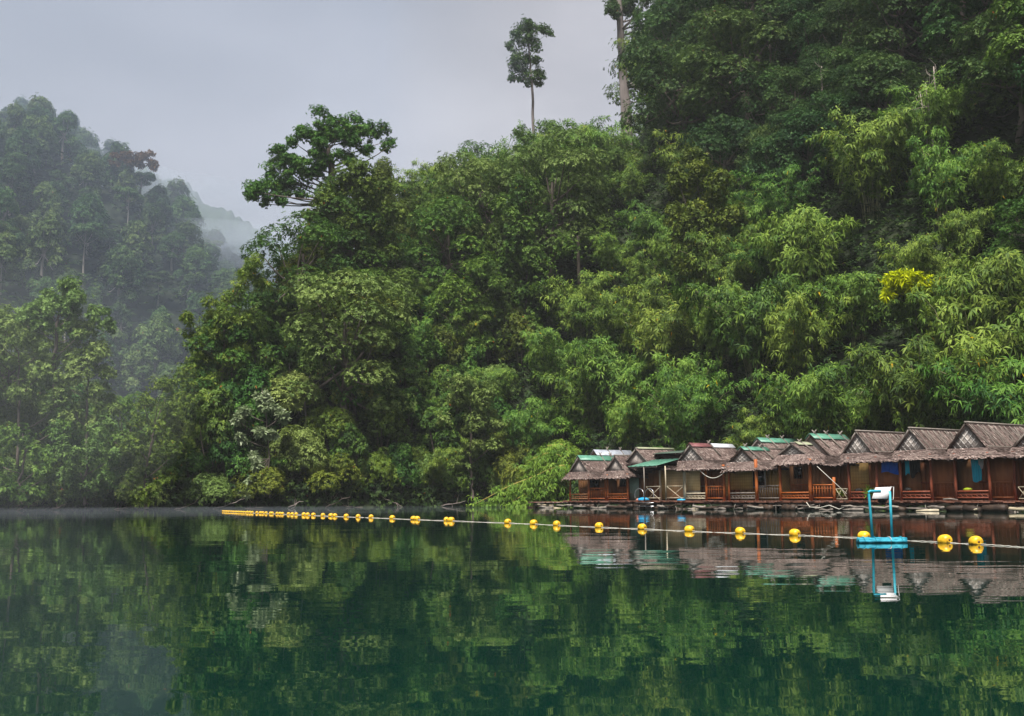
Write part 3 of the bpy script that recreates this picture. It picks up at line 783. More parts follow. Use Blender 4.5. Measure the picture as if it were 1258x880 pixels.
for (nm_, cat_, lab_, fx, lobes_, lmx, lf_, fl_, sd_) in [
        ('layered_tree', 'tree', 'large layered tree of fine mid green leaves below the slender tall tree', (705, 285), [(650, 175, 18), (690, 163, 19), (730, 173, 19), (760, 190, 15), (665, 205, 18), (705, 203, 21), (745, 215, 18), (680, 236, 16), (640, 200, 13), (720, 238, 15)], L_SPRING, (.34, .15), .55, 31),
        ('creeper_draped_tree', 'tree', 'tall dark olive tree draped in creepers, left of the yellow leaved bush', (862, 470), [(860, 205, 18), (840, 225, 20), (880, 230, 20), (855, 255, 24), (885, 270, 20), (835, 270, 18), (860, 300, 24), (890, 310, 18), (840, 320, 18), (865, 345, 20), (850, 380, 18), (875, 390, 16), (855, 420, 14)], L_OLIVE, (.36, .18), .95, 32),
        ('creeper_draped_tree', 'tree', 'dark green tree hung with creepers, left of the stout brown trunk', (645, 560), [(650, 228, 17), (630, 252, 19), (662, 262, 19), (640, 290, 21), (667, 312, 19), (628, 330, 17), (650, 350, 20), (640, 390, 18), (660, 412, 16), (645, 442, 16), (655, 475, 14), (640, 500, 13)], L_BROAD, (.36, .18), .95, 33),
        ('creeper_draped_tree', 'tree', 'yellowish olive tree swathed in creepers just right of the broad spreading tree', (435, 350), [(430, 222, 21), (455, 238, 21), (405, 250, 19), (470, 268, 19), (430, 275, 23), (393, 290, 17), (450, 308, 21), (415, 320, 19), (475, 308, 15), (380, 262, 12)], L_OLIVE, (.34, .2), .95, 34),
        ('creeper_draped_tree', 'tree', 'brownish olive tree swathed in creepers halfway down the promontory', (435, 520), [(430, 362, 20), (455, 380, 19), (405, 385, 19), (440, 410, 21), (470, 420, 15), (410, 430, 17), (435, 456, 17), (452, 480, 14), (420, 490, 13)], L_OLIVE, (.32, .18), .95, 35),
        ('round_tree', 'tree', 'pale yellow green tree of cascading leaves over the middle of the buoy line', (575, 545), [(590, 330, 16), (560, 345, 17), (612, 350, 15), (540, 372, 15), (580, 370, 19), (555, 400, 17), (600, 392, 16), (530, 405, 13), (575, 425, 14), (520, 430, 10)], L_BAMBOO, (.46, .13), .8, 36),
        ('round_tree', 'tree', 'rounded bright green bush tree low on the bank, left of the leaning bamboo', (580, 612), [(575, 470, 15), (560, 490, 16), (595, 488, 15), (550, 515, 15), (582, 515, 17), (608, 515, 13), (560, 545, 15), (592, 545, 15), (575, 570, 14)], L_SPRING, (.36, .15), .8, 37),
        ('round_tree', 'tree', 'olive tree cloaked to the water at the left tip of the promontory', (180, 625), [(167, 520, 12), (180, 495, 13), (172, 550, 14), (196, 528, 15), (168, 585, 14), (190, 570, 15), (214, 500, 15), (200, 472, 13), (224, 460, 14), (176, 610, 11), (210, 550, 15), (214, 590, 14), (160, 605, 9)], L_OLIVE, (.26, .13), .9, 42),
        ('round_tree', 'tree', 'feathery yellow green tree on the shoulder below the broad spreading tree', (275, 520), [(250, 412, 13), (265, 387, 13), (240, 436, 13), (270, 420, 15), (290, 362, 13), (281, 400, 13), (255, 460, 14), (301, 338, 11), (312, 322, 9), (285, 440, 14), (300, 385, 12), (232, 388, 7), (318, 345, 10)], L_BAMBOO, (.44, .11), .65, 43),
        ('round_tree', 'tree', 'full green tree at the left edge, left of the tall bank tree', (25, 560), [(15, 405, 14), (40, 425, 16), (8, 440, 18), (50, 455, 17), (25, 480, 18), (60, 492, 15), (-10, 415, 15), (-5, 475, 18)], L_SPRING, (.28, .14), .8, 38),
        ('round_tree', 'tree', 'pale green full tree on the left bank, right of the tall bank tree', (108, 570), [(100, 404, 15), (122, 424, 13), (84, 430, 14), (110, 438, 17), (130, 455, 13), (95, 464, 17), (120, 480, 17), (138, 500, 11), (100, 505, 17), (78, 482, 15), (118, 515, 14)], L_SPRING, (.32, .15), .8, 39),
        ('round_tree', 'tree', 'drooping dark green tree low at the left edge over the water', (25, 620), [(20, 540, 17), (45, 560, 17), (12, 585, 17), (58, 588, 15), (35, 600, 14), (-8, 560, 18), (68, 535, 14)], L_BROAD, (.34, .15), .9, 40),
        ('round_tree', 'tree', 'drooping mid green tree low on the left bank beside the gap in the banks', (105, 620), [(90, 560, 16), (115, 560, 15), (130, 588, 11), (100, 598, 13), (124, 530, 13), (82, 590, 13), (138, 560, 9)], L_SPRING, (.34, .15), .9, 41)]:
    cx_, cy_ = np.mean([q[0] for q in lobes_]), np.mean([q[1] for q in lobes_])
    Dh = {42: 98.5, 43: 106}.get(sd_) or hit(cx_, cy_, 9.5) if fx[0] > 150 else (98 if fx[1] < 600 else 94.5)
    hero(nm_, cat_, lab_, Dh, [(fx[0], fx[1], 2.0), (fx[0]-2, (fx[1]+cy_)/2, 1.6), (cx_, cy_-15, .9)], lobes_, lmx, BARK, lf_, flat=fl_, dens=1.5, seed=sd_, deep=2.0)
Dy = hit(1122, 352, 7)
hero('yellow_leaved_bush', 'bush', 'bush with bright yellow leaves among the green bamboo above the large huts', Dy-.5,
     [(1126, 385, 1.2), (1124, 368, 1.0), (1120, 352, .7)],
     [(1094, 344, 7), (1104, 340, 7), (1117, 342, 9), (1130, 345, 9), (1142, 350, 8), (1098, 356, 6), (1110, 355, 7), (1092, 362, 4), (1152, 356, 6), (1126, 358, 7)], L_YELLOW, BARK, (.5, .12), dens=.5, flat=.6, deep=1.6, wide=1.15, seed=15, parts=('stem', 'foliage'))
for i, (tr_, lab) in enumerate([
        ([(952, 165, 2.6), (949, 110, 2.2), (946, 55, 1.6)], 'dark straight bare trunk standing under the dark trees at the top right'),
        ([(1012, 158, 1.6), (1010, 120, 1.4), (1009, 82, 1)], 'thin pale bare trunk right of the dark straight one, high on the slope'),
        ([(1139, 175, 1.1), (1135, 140, 1), (1130, 112, .7)], 'slanting thin pale bare trunk, the lower of a close pair high on the right'),
        ([(1146, 178, 1.1), (1142, 140, 1), (1137, 102, .7)], 'slanting thin pale bare trunk, the upper of a close pair high on the right'),
        ([(1150, 120, 1.2), (1148, 100, 1), (1147, 82, .8)], 'short pale bare trunk at the dark edge in the upper right corner'),
        ([(713, 372, 2.6), (711, 330, 2.4), (710, 290, 1.8)], 'stout brown bare trunk halfway up the slope over the first huts'),
        ([(376, 515, 1.2), (374, 490, 1), (372, 468, .8)], 'thin whitish bare trunk above the pale leaved creeper'),
        ([(279, 508, .8), (274, 480, .7), (271, 455, .5)], 'very thin pale bare trunk low on the left end of the promontory'),
        ([(822, 540, 1.3), (818, 505, 1.1), (819, 470, .8)], 'crooked grey bare trunk directly over the green awning')]):
    D = hit(tr_[1][0], tr_[1][1], 7.0 if i < 5 else 4.5)
    r = np.random.default_rng(50+i)
    T = np.array([hero_at(x, y, D) for x, y, w in tr_])
    foot = T[0].copy(); foot[2] = min(foot[2], gz(foot[0], foot[1]))
    root = empty('bare_tree', foot); tag(root, lab, 'tree', 'bare trunks on the slope')
    T = np.vstack([[foot], T])
    m_ = MB().tube(T-foot, [w*D/F for x, y, w in [tr_[0]]+tr_], 7)
    m_.build('trunk', BARK if i in (0, 5) else BARK_PALE, root, True)
    m_ = MB()
    for q in range(4):
        a = T[2]+(T[3]-T[2])*r.uniform(.2, 1); limb(m_, a-foot, a-foot+np.array([r.normal(0, 1.1), r.normal(0, 1.1), r.uniform(.5, 1.8)]), .04, .015, r, n=4, sides=4)
    m_.build('branch', BARK_PALE, root, True)

# big bamboo over the huts and up the right of the slope
for i, (px, py, s) in enumerate([(1010, 480, 1.0), (1132, 450, 1.1), (1195, 410, 1.2), (1236, 330, 1.2), (842, 508, .9), (762, 436, 1.1), (1246, 450, 1.1)]):
    D = hit(px, py, 6.5*s); q = at(px, py, D)
    plant('bamboo', q.x, q.y, s, i, px*.13, 1.05)

# fallen branches along the water's edge
FALLEN = []
rf_ = np.random.default_rng(66)
for px in (18, 62, 108, 140, 178, 214, 262, 300, 352, 398, 446, 495, 538, 574):
    D = next(d_ for d_ in np.arange(70, 140, .5) if shore_dist(np.array([[at(px, 620, d_).x, d_]]))[0] > -.8)
    q = at(px, 620, D); a_ = rf_.uniform(-.5, .5); L_ = rf_.uniform(1.5, 3.6)
    d_ = np.array([math.cos(a_)*rf_.choice([-1, 1]), -abs(math.sin(a_)), rf_.uniform(-.05, .5)])
    m_ = MB(); t = np.linspace(0, 1, 7)[:, None]
    p_ = np.array([0, 0, -.05])+t*d_*L_+rf_.normal(0, .05, (7, 3))
    m_.tube(p_, np.linspace(.07, .02, 7), 6)
    for _ in range(3):
        k_ = int(rf_.integers(2, 6)); limb(m_, p_[k_], p_[k_]+rf_.normal(0, .5, 3)+UP*.3, .025, .008, rf_, n=3, sides=4)
    o = m_.build('fallen_branch', BARK_PALE if rf_.random() < .5 else BARK, smooth=True); o.location = (q.x, q.y, 0)
    o['category'] = 'branch'; FALLEN.append((o, 'branch', (q.x, q.y, .4)))

for (px, D, s) in ((640, 112, .8), (658, 111, 1.0), (674, 110.5, 1.05), (688, 110, 1.15), (698, 113, 1.3)):
    q = at(px, 610, D); plant('shrub', q.x, q.y, s, 5, px*.7, 1.0)
# bamboo that has leaned over the water left of the huts, and lime green bamboo at its root
r = np.random.default_rng(90)
D = 99.0
foot = hero_at(694, 604, D); foot[2] = gz(foot[0], foot[1])
root = empty('leaning_bamboo', foot)
tag(root, 'lime green bamboo with yellow canes leaning down to the water left of the huts', 'bamboo')
sm, lm_ = MB(), MB()
for cv in ([(694, 612), (690, 575), (660, 584), (625, 597), (598, 612), (584, 619)], [(694, 612), (696, 570), (676, 576), (650, 588)], [(694, 612), (688, 590), (668, 603), (655, 614)], [(694, 612), (692, 560), (672, 556), (650, 566)],
           [(694, 612), (700, 556), (690, 545), (672, 548)], [(694, 612), (684, 596), (650, 604), (630, 616)]):
    dz = r.uniform(-1.5, 1.5)
    p = np.array([hero_at(x, y, D+dz) for x, y in cv]); p[0] = foot
    t = np.linspace(0, 1, len(p)); ts = np.linspace(0, 1, 26)
    q = np.stack([np.interp(ts, t, p[:, j]) for j in range(3)], 1)
    for _ in range(3): q[1:-1] = (q[:-2]+q[1:-1]*2+q[2:])/4
    sm.tube(q-foot, np.linspace(.06, .02, 26), 5, cap=False)
    m_ = 190
    u = r.uniform(.22, 1, m_)
    P = np.stack([np.interp(u, ts, q[:, j]) for j in range(3)], 1)-foot+r.normal(0, 1, (m_, 3))*np.array([.5, .5, .3])-UP*r.uniform(0, 1.1, (m_, 1))
    P[:, 2] = np.maximum(P[:, 2], .25-foot[2])
    sprays(lm_, P, np.column_stack([r.normal(0, .5, m_), r.normal(-.4, .4, m_), np.full(m_, .25)]), 6, .46, .11, .8, .8, np.clip(r.normal(.5, .2, m_), 0, .9), r, curl=.4)
sm.build('cane_cluster', CANE_DRY, root, True); lm_.build('foliage', L_LIME, root)

# ------------------------------------------------------------------ the floating huts
DECK = 0.60
ROW_AZ = math.atan2(ROW_D[1], ROW_D[0])
def s_of(px, y):                               # photo column -> metres along the row, on a line y behind its front edge
    u = (ray(px, 600.0).x)
    A = ROW_A+ROW_N*y
    return (u*A[1]-A[0])/(ROW_D[0]-u*ROW_D[1])
def z_of(px, py, s, y):
    Y = (ROW_A+ROW_D*s+ROW_N*y)[1]
    return EYE+ray(px, py).z*Y
def loc(s, y, z):
    q = ROW_A+ROW_D*s+ROW_N*y
    return Vector((q[0], q[1], z))

THATCH, n, l, p = mat('thatch')
a = n.new('ShaderNodeAttribute'); a.attribute_name = 'tint'
r_ = ramp(n, [(0.0, (0.040, 0.030, 0.028)), (0.5, (0.165, 0.118, 0.106)), (0.85, (0.30, 0.235, 0.21)), (1.0, (0.46, 0.40, 0.36))])
l.new(a.outputs['Fac'], r_.inputs[0]); l.new(r_.outputs[0], p.inputs['Base Color'])
p.inputs['Roughness'].default_value = .95; p.inputs['Specular IOR Level'].default_value = .1
def wood(nm, a_, b_, sc=3.0, st=(1, 1, .15), rough=.6, spec=.3): return noise_mat(nm, a_, b_, sc, rough, st, tint=.5, spec=spec)
W_RED = wood('red_brown_wood', (0.21, 0.068, 0.025), (0.37, 0.135, 0.050))
W_BROWN = wood('brown_wood', (0.18, 0.075, 0.028), (0.32, 0.145, 0.056))
W_ORANGE = wood('orange_wood', (0.26, 0.065, 0.015), (0.42, 0.12, 0.025))
W_MAROON = wood('maroon_post', (0.16, 0.040, 0.020), (0.27, 0.072, 0.034))
W_DARK = wood('dark_wood', (0.022, 0.014, 0.010), (0.06, 0.038, 0.026))
W_GREY = wood('grey_wood', (0.10, 0.085, 0.075), (0.25, 0.22, 0.19))
W_PALE = wood('pale_cane', (0.34, 0.29, 0.20), (0.56, 0.49, 0.36))
W_RUST = wood('deck_board', (0.10, 0.040, 0.026), (0.21, 0.085, 0.052), 2.0, (1, .3, 1))
LATT = wood('white_lattice', (0.38, 0.36, 0.34), (0.62, 0.59, 0.56))
GAB = noise_mat('gable_mat', (0.27, 0.235, 0.215), (0.44, 0.395, 0.36), 9, .9)
TIN_G = noise_mat('green_tin', (0.055, 0.18, 0.125), (0.12, 0.30, 0.215), 3, .45, spec=.4)
TIN_T = noise_mat('faded_tin', (0.20, 0.24, 0.15), (0.33, 0.33, 0.22), 4, .6)
TIN_S = noise_mat('grey_tin', (0.24, 0.26, 0.31), (0.42, 0.45, 0.51), 3, .4, spec=.5)
TIN_W = noise_mat('white_tin', (0.50, 0.52, 0.57), (0.70, 0.72, 0.76), 3, .4)
TIN_R = noise_mat('maroon_tin', (0.13, 0.045, 0.05), (0.22, 0.09, 0.09), 3, .6)
TIN_D = noise_mat('dark_green_tin', (0.035, 0.06, 0.045), (0.08, 0.12, 0.09), 3, .6)
GLASS, n, l, p = mat('dark_window')
p.inputs['Base Color'].default_value = (0.008, 0.012, 0.014, 1); p.inputs['Roughness'].default_value = .12
FRAME = noise_mat('white_frame', (0.45, 0.45, 0.44), (0.62, 0.62, 0.60), 5, .5)
DOORG = noise_mat('pale_green_door', (0.22, 0.33, 0.27), (0.30, 0.42, 0.34), 3, .6)
def mat_wall(nm, c0, c1):                      # woven bamboo mat
    m, n, l, p = mat(nm)
    t_ = n.new('ShaderNodeTexCoord')
    k1 = n.new('ShaderNodeMapping'); k1.inputs['Rotation'].default_value = (0, R(45), 0); k1.inputs['Scale'].default_value = (7, 7, 7)
    l.new(t_.outputs['Object'], k1.inputs[0])
    c_ = n.new('ShaderNodeTexChecker'); c_.inputs['Scale'].default_value = 1.0
    l.new(k1.outputs[0], c_.inputs[0])
    z_ = n.new('ShaderNodeTexNoise'); z_.inputs['Scale'].default_value, z_.inputs['Detail'].default_value = 1.3, 5
    l.new(t_.outputs['Object'], z_.inputs['Vector'])
    m_ = n.new('ShaderNodeMath'); m_.operation = 'MULTIPLY_ADD'; m_.inputs[1].default_value = .22
    l.new(c_.outputs['Fac'], m_.inputs[0]); l.new(z_.outputs[0], m_.inputs[2])
    r__ = ramp(n, [(.35, c0), (.85, c1)])
    l.new(m_.outputs[0], r__.inputs[0]); l.new(r__.outputs[0], p.inputs['Base Color'])
    p.inputs['Roughness'].default_value = .75
    return m
M_TAN = mat_wall('tan_bamboo_mat', (0.62, 0.42, 0.20), (0.82, 0.61, 0.32))
M_OCHRE = mat_wall('ochre_bamboo_mat', (0.38, 0.22, 0.065), (0.56, 0.35, 0.11))

def thatch(mb, a0, a1, b0, b1, r, pitch=.17, w=.095, fringe=.24, lift=.035, tone=.42):
    """one roof face: a slab, then overlapping rows of palm strips from the eave (a0-a1) to the top (b0-b1)"""
    a0, a1, b0, b1 = (np.array(q, float) for q in (a0, a1, b0, b1))
    nv = np.cross(a1-a0, b0-a0); nv /= np.linalg.norm(nv)
    if nv[2] < 0: nv = -nv
    mb.add(np.vstack([a0, a1, b1, b0, a0-nv*.07, a1-nv*.07, b1-nv*.07, b0-nv*.07]), [(0, 1, 2, 3), (7, 6, 5, 4), (0, 4, 5, 1), (1, 5, 6, 2), (2, 6, 7, 3), (3, 7, 4, 0)], .15)
    L_ = np.linalg.norm((b0+b1)/2-(a0+a1)/2)
    rows = max(2, int(L_/pitch))
    for i in range(rows):
        v = (i+.9)/rows
        lo, hi = a0+(b0-a0)*v, a1+(b1-a1)*v
        wd = np.linalg.norm(hi-lo)
        m_ = max(2, int(wd/w*1.5))
        u = np.clip((np.arange(m_)+.5+r.normal(0, .35, m_))/m_, 0.01, .99)[:, None]
        top_ = lo+(hi-lo)*u
        vb = np.maximum(v-(pitch*2.0*r.uniform(.75, 1.2, (m_, 1)))/L_, -.02-fringe*r.uniform(.2, 1.0, (m_, 1))/L_)
        if i < 2: vb = -fringe*r.uniform(.1, 1.1, (m_, 1))/L_
        bot = (a0+(b0-a0)*vb)+((a1+(b1-a1)*vb)-(a0+(b0-a0)*vb))*(u+r.normal(0, .02, (m_, 1)))
        if i < 2: bot = bot-UP*r.uniform(0, .12, (m_, 1))
        x = (hi-lo)/wd*w*r.uniform(.35, .75, (m_, 1))
        up_ = nv*(lift+r.uniform(0, .03, (m_, 1)))
        q = np.stack([top_-x+nv*.012, top_+x+nv*.012, bot+x*.8+up_, bot-x*.8+up_], 1)
        t = np.clip(tone+r.normal(0, .15, m_)+vnoise(top_[:, :2], 2.2, 5)*.14, .03, .8)
        t = np.where(r.random(m_) < .06, r.uniform(.75, .95, m_), t)
        mb.quads(q, t)

def fold(mb, ridge0, ridge1, dx, dz, th=.02, x0=0):   # a tin sheet folded over a ridge that runs along y
    (x, y0, z), (_, y1, _) = ridge0, ridge1
    for s_ in (-1, 1):
        p = np.array([[x, y0, z], [x, y1, z], [x+s_*dx, y1, z-dz], [x+s_*dx, y0, z-dz]])
        mb.prism(p, (0, 0, th))

OV = .14
def hut(label, sA, sB, apex, ze, knee, W_POST, W_WALL, seed, y_off=0.0, depth=5.2, sheet=None, sheet_w=.42, gable=True, lattice=True, gx=1.0, ye=-.02, gy=1.15, skirt=True, tone=.50,
        posts=(), bays=(), panels=(), windows=(), roof_rods=None, poles=(), cx=None, wall_y=1.5, door=None, group='thatched huts on the raft'):
    """sA..sB along the row; the hut's own frame: x along the row, y towards the bank, z up from the water"""
    r = np.random.default_rng(seed)
    gy += y_off; ye += y_off; wall_y += y_off
    yb = gy+depth-1.0
    s_ap = s_of(apex[0], gy-OV)
    zr = z_of(apex[0], apex[1], s_ap, gy-OV)
    mid = (sA+sB)/2
    root = empty('thatched_hut', loc(mid, 0, DECK), ROW_AZ)
    tag(root, label, 'hut', group)
    X = lambda s: s-mid
    Zl = lambda z: z-DECK
    cxx = X(s_ap) if cx is None else X(cx)
    hx0, hx1 = X(sA)-.15, X(sB)+.15
    zs = ze+knee
    kw = gx
    zr_, zs_, ze_ = Zl(zr), Zl(zs), Zl(ze)
    # roof
    rf = MB()
    y0, y1 = gy-OV, yb
    for s_ in (-1, 1):
        hx = hx1 if s_ > 0 else hx0
        ks = cxx+s_*kw
        thatch(rf, (ks, y0, zs_), (ks, y1, zs_), (cxx, y0, zr_), (cxx, y1, zr_), r, fringe=.05, tone=tone)
        thatch(rf, (hx, ye+.05, ze_), (hx, y1+.3, ze_), (ks-s_*.1, gy-.15, zs_+.06), (ks-s_*.1, y1, zs_+.06), r, tone=tone)
    if skirt:
        thatch(rf, (hx0, ye, ze_), (hx1, ye, ze_), (cxx-kw, gy-.1, zs_+.03), (cxx+kw, gy-.1, zs_+.03), r, tone=tone+.04)
    thatch(rf, (hx0, y1+.3, ze_), (hx1, y1+.3, ze_), (cxx-.25, y1-.3, zr_-.1), (cxx+.25, y1-.3, zr_-.1), r, pitch=.4, w=.3, tone=tone)
    roof = rf.build('roof', THATCH, root)
    m_ = MB().tube([(cxx, y0-.05, zr_+.03), (cxx, y1, zr_+.03)], .075, 6)
    m_.build('ridge_pole', W_GREY, roof)
    if gable:
        b = .10
        MB().prism([(cxx-kw+b, gy, zs_-.02), (cxx+kw-b, gy, zs_-.02), (cxx, gy, zr_-.10)], (0, .05, 0)).build('gable_panel', GAB, roof)
        if lattice:
            m_ = MB(); h_ = zr_-.1-zs_; k = kw-b
            m_.tube([(cxx-k, gy-.03, zs_), (cxx+k, gy-.03, zs_)], .022, 4)
            for q in range(1, 6):
                f = q/6
                for sg in (-1, 1):            # both diagonals, cut at the gable's edges
                    x0_ = cxx+sg*(-k+2*k*f)
                    t_ = (1-f) if True else 1
                    m_.tube([(x0_, gy-.03-.012*sg, zs_+.01), (x0_+sg*k*t_, gy-.03-.012*sg, zs_+h_*t_)], .020, 4)
            m_.build('gable_lattice', LATT, roof)
    for s_ in (-1, 1):
        MB().prism([(cxx+s_*(kw+.06), y0-.03, zs_-.16), (cxx+s_*(kw+.06), y0-.03, zs_-.02), (cxx, y0-.03, zr_+.04), (cxx, y0-.03, zr_-.12)], (0, .05, 0), .3).build('barge_board', W_GREY if seed % 3 else W_DARK, roof)
    if sheet:
        for (f0, f1, tm) in sheet:
            m_ = MB(); ya, yb_ = y0-.08+(y1-y0)*f0, y0-.08+(y1-y0)*f1
            sl = (zr_-zs_)/kw
            fold(m_, (cxx, ya, zr_+.13), (cxx, yb_, zr_+.13), sheet_w, sheet_w*sl*.95)
            m_.build('ridge_sheet', tm, roof)
    for f in poles:                            # crossed poles that hold the ridge down
        yy = y0+(y1-y0)*f; sl = (zr_-zs_)/kw
        for s_ in (-1, 1):
            MB().tube([(cxx-s_*.22, yy+.05*s_, zr_+.17+.22*sl), (cxx+s_*1.15, yy+.05*s_, zr_+.18-1.15*sl)], .045, 5, r.uniform(.2, .9)).build('tie_pole', W_GREY, roof)
    if roof_rods:
        m_ = MB(); sl = (zr_-zs_)/kw
        off = np.array([.07*sl, 0, .07])
        for q in range(roof_rods):
            f = (q+.5)/roof_rods
            ya = y0+(y1-y0)*f
            for dy in (0, (y1-y0)/roof_rods*(1.0 if q % 2 else -.9)):
                yt = min(max(ya+dy, y0), y1)
                m_.tube([np.array((cxx+.12, yt, zr_-.12*sl))+off, np.array((cxx+kw*.98, ya, zs_+.02*sl))+off], .018, 4, r.uniform(.3, .9))
        for f in (.03, .98):
            m_.tube([np.array((cxx+kw*f, y0, zr_-kw*f*sl))+off, np.array((cxx+kw*f, y1, zr_-kw*f*sl))+off], .03, 4)
        m_.build('roof_lattice', W_GREY, roof)
    # walls
    zt = ze_+.12
    for (x, y, sx, sy, md) in ((X(sA)+.06, (wall_y+y1)/2, .06, y1-wall_y-.02, 0), (X(sB)-.06, (wall_y+y1)/2, .06, y1-wall_y-.02, 0), (mid*0, y1-.03, sB-sA-.24, .06, 0)):
        MB().box((x, y, zt/2), (sx, sy, zt)).build('wall', W_WALL, root)
    fw = MB()
    nb = max(2, int((sB-sA)/.3))
    for q in range(nb):
        w_ = (sB-sA-.1)/nb
        fw.box((X(sA)+.05+w_*(q+.5), wall_y, zt/2), (w_-.006, .06, zt), tint=r.uniform(.2, .8))
    fwo = fw.build('front_wall', W_WALL, root)
    for (px0, px1, yd, mt, z0, z1) in panels:
        yd += y_off
        a_, b_ = X(s_of(px0, yd)), X(s_of(px1, yd))
        o = MB().box(((a_+b_)/2, yd, (z0+z1)/2), (b_-a_, .05, z1-z0)).build('wall_panel', mt, root)
    for (px0, px1, py0, py1, yd, fr) in windows:
        yd += y_off
        a_, b_ = X(s_of(px0, yd)), X(s_of(px1, yd)); sm_ = mid+(a_+b_)/2
        zt_, zb_ = Zl(z_of(px0, py0, sm_, yd)), Zl(z_of(px0, py1, sm_, yd))
        w = MB(); t = .06
        for (c_, sz) in (((a_-t/2, 0, (zt_+zb_)/2), (t, .07, zt_-zb_+2*t)), ((b_+t/2, 0, (zt_+zb_)/2), (t, .07, zt_-zb_+2*t)), (((a_+b_)/2, 0, zt_+t/2), (b_-a_, .07, t)), (((a_+b_)/2, 0, zb_-t/2), (b_-a_, .07, t))):
            w.box((c_[0], yd-.07, c_[2]), sz)
        wo = w.build('window', FRAME if fr else W_DARK, root)
        MB().box(((a_+b_)/2, yd-.055, (zt_+zb_)/2), (b_-a_, .03, zt_-zb_)).build('pane', GLASS, wo)
    if door:
        px0, px1, yd, mt, h_ = door
        yd += y_off
        a_, b_ = X(s_of(px0, yd)), X(s_of(px1, yd))
        d_ = MB().box(((a_+b_)/2, yd-.06, h_/2), (b_-a_, .05, h_)).build('door', mt, root)
        MB().tube([(b_-.12, yd-.11, h_*.5), (b_-.12, yd-.11, h_*.5+.14)], .02, 6).build('handle', TIN_S, d_)
    for (px, yd, rad, wm, zt2) in posts:
        yd += y_off
        x = X(s_of(px, yd)); h_ = (ze_+.25 if zt2 is None else zt2)
        k = r.normal(0, .025, 2)
        MB().tube([(x, yd, 0), (x+k[0], yd, h_*.35), (x+k[1], yd, h_*.7), (x, yd, h_)], [rad*1.12, rad, rad*.95, rad], 8).build('post', wm, root, True)
    for (px0, px1, yd, kd, wm) in bays:
        yd += y_off
        a_, b_ = X(s_of(px0, yd)), X(s_of(px1, yd)); w_ = b_-a_
        m_ = MB()
        if kd == 'bench':
            m_.tube([(a_, yd, .50), (b_, yd, .52)], .05, 6, .7).tube([(a_, yd, .16), (b_, yd, .16)], .045, 6, .4)
            k = max(3, int(w_/.28))
            for q in range(k):
                xa, xb = a_+w_*q/k, a_+w_*(q+1)/k
                m_.tube([(xa, yd+.01, .19), ((xa+xb)/2, yd+.01, .33), (xb, yd+.01, .19)], .017, 4, .8)
            m_.tube([(a_, yd+.02, .34), (b_, yd+.02, .34)], .03, 5, .3)
            o = m_.build('bench', wm, root)
            q_ = MB()
            for q in range(5): q_.box(((a_+b_)/2, yd+.10+.085*q, .545), (w_-.05, .075, .03), tint=r.uniform(.2, .8))
            q_.build('seat', wm, o)
            q_ = MB()
            kk = max(4, int(w_/.16))
            for q in range(kk): q_.tube([(a_+w_*(q+.5)/kk, yd+1.0, .55), (a_+w_*(q+.5)/kk, yd+1.0, 1.02)], .016, 4, r.uniform(.1, .7))
            q_.tube([(a_, yd+1.0, 1.03), (b_, yd+1.0, 1.03)], .035, 5)
            q_.build('backrest', wm, o)
        elif kd in ('rail', 'halfrail'):
            top_ = .98 if kd == 'rail' else .74
            m_.tube([(a_, yd, top_), (b_, yd, top_)], .045, 6, .6).tube([(a_, yd, .17), (b_, yd, .17)], .04, 6, .4)
            m_.tube([(a_, yd, top_-.22), (b_, yd, top_-.22)], .022, 5, .4)
            k = max(3, int(w_/.20))
            for q in range(k+1): m_.tube([(a_+w_*q/k, yd, .17), (a_+w_*q/k, yd, top_)], .022, 5, r.uniform(.2, .8))
            m_.build('railing', wm, root)
        elif kd == 'cross':
            m_.tube([(a_, yd, 1.05), (b_, yd, 1.05)], .03, 5).tube([(a_, yd+.03, .05), (b_, yd+.03, 1.04)], .025, 5).tube([(a_, yd-.03, 1.04), (b_, yd-.03, .05)], .025, 5)
            m_.tube([(a_, yd, .2), (b_, yd, .2)], .03, 5)
            m_.build('railing', wm, root)
        elif kd == 'xlattice':
            k = max(2, int(w_/.42))
            m_.tube([(a_, yd, .72), (b_, yd, .72)], .03, 5).tube([(a_, yd, .1), (b_, yd, .1)], .03, 5)
            for q in range(k):
                xa, xb = a_+w_*q/k, a_+w_*(q+1)/k
                m_.tube([(xa, yd+.02, .1), (xb, yd+.02, .72)], .02, 5).tube([(xa, yd-.02, .72), (xb, yd-.02, .1)], .02, 5)
            m_.build('railing', wm, root)
        elif kd == 'mat':                      # a low board wall under a wall opening
            m_.box(((a_+b_)/2, yd, .3), (w_, .04, .6)); m_.build('wall_panel', wm, root)
    return root, X

S = lambda px, y=.5: s_of(px, y)
N_ = None
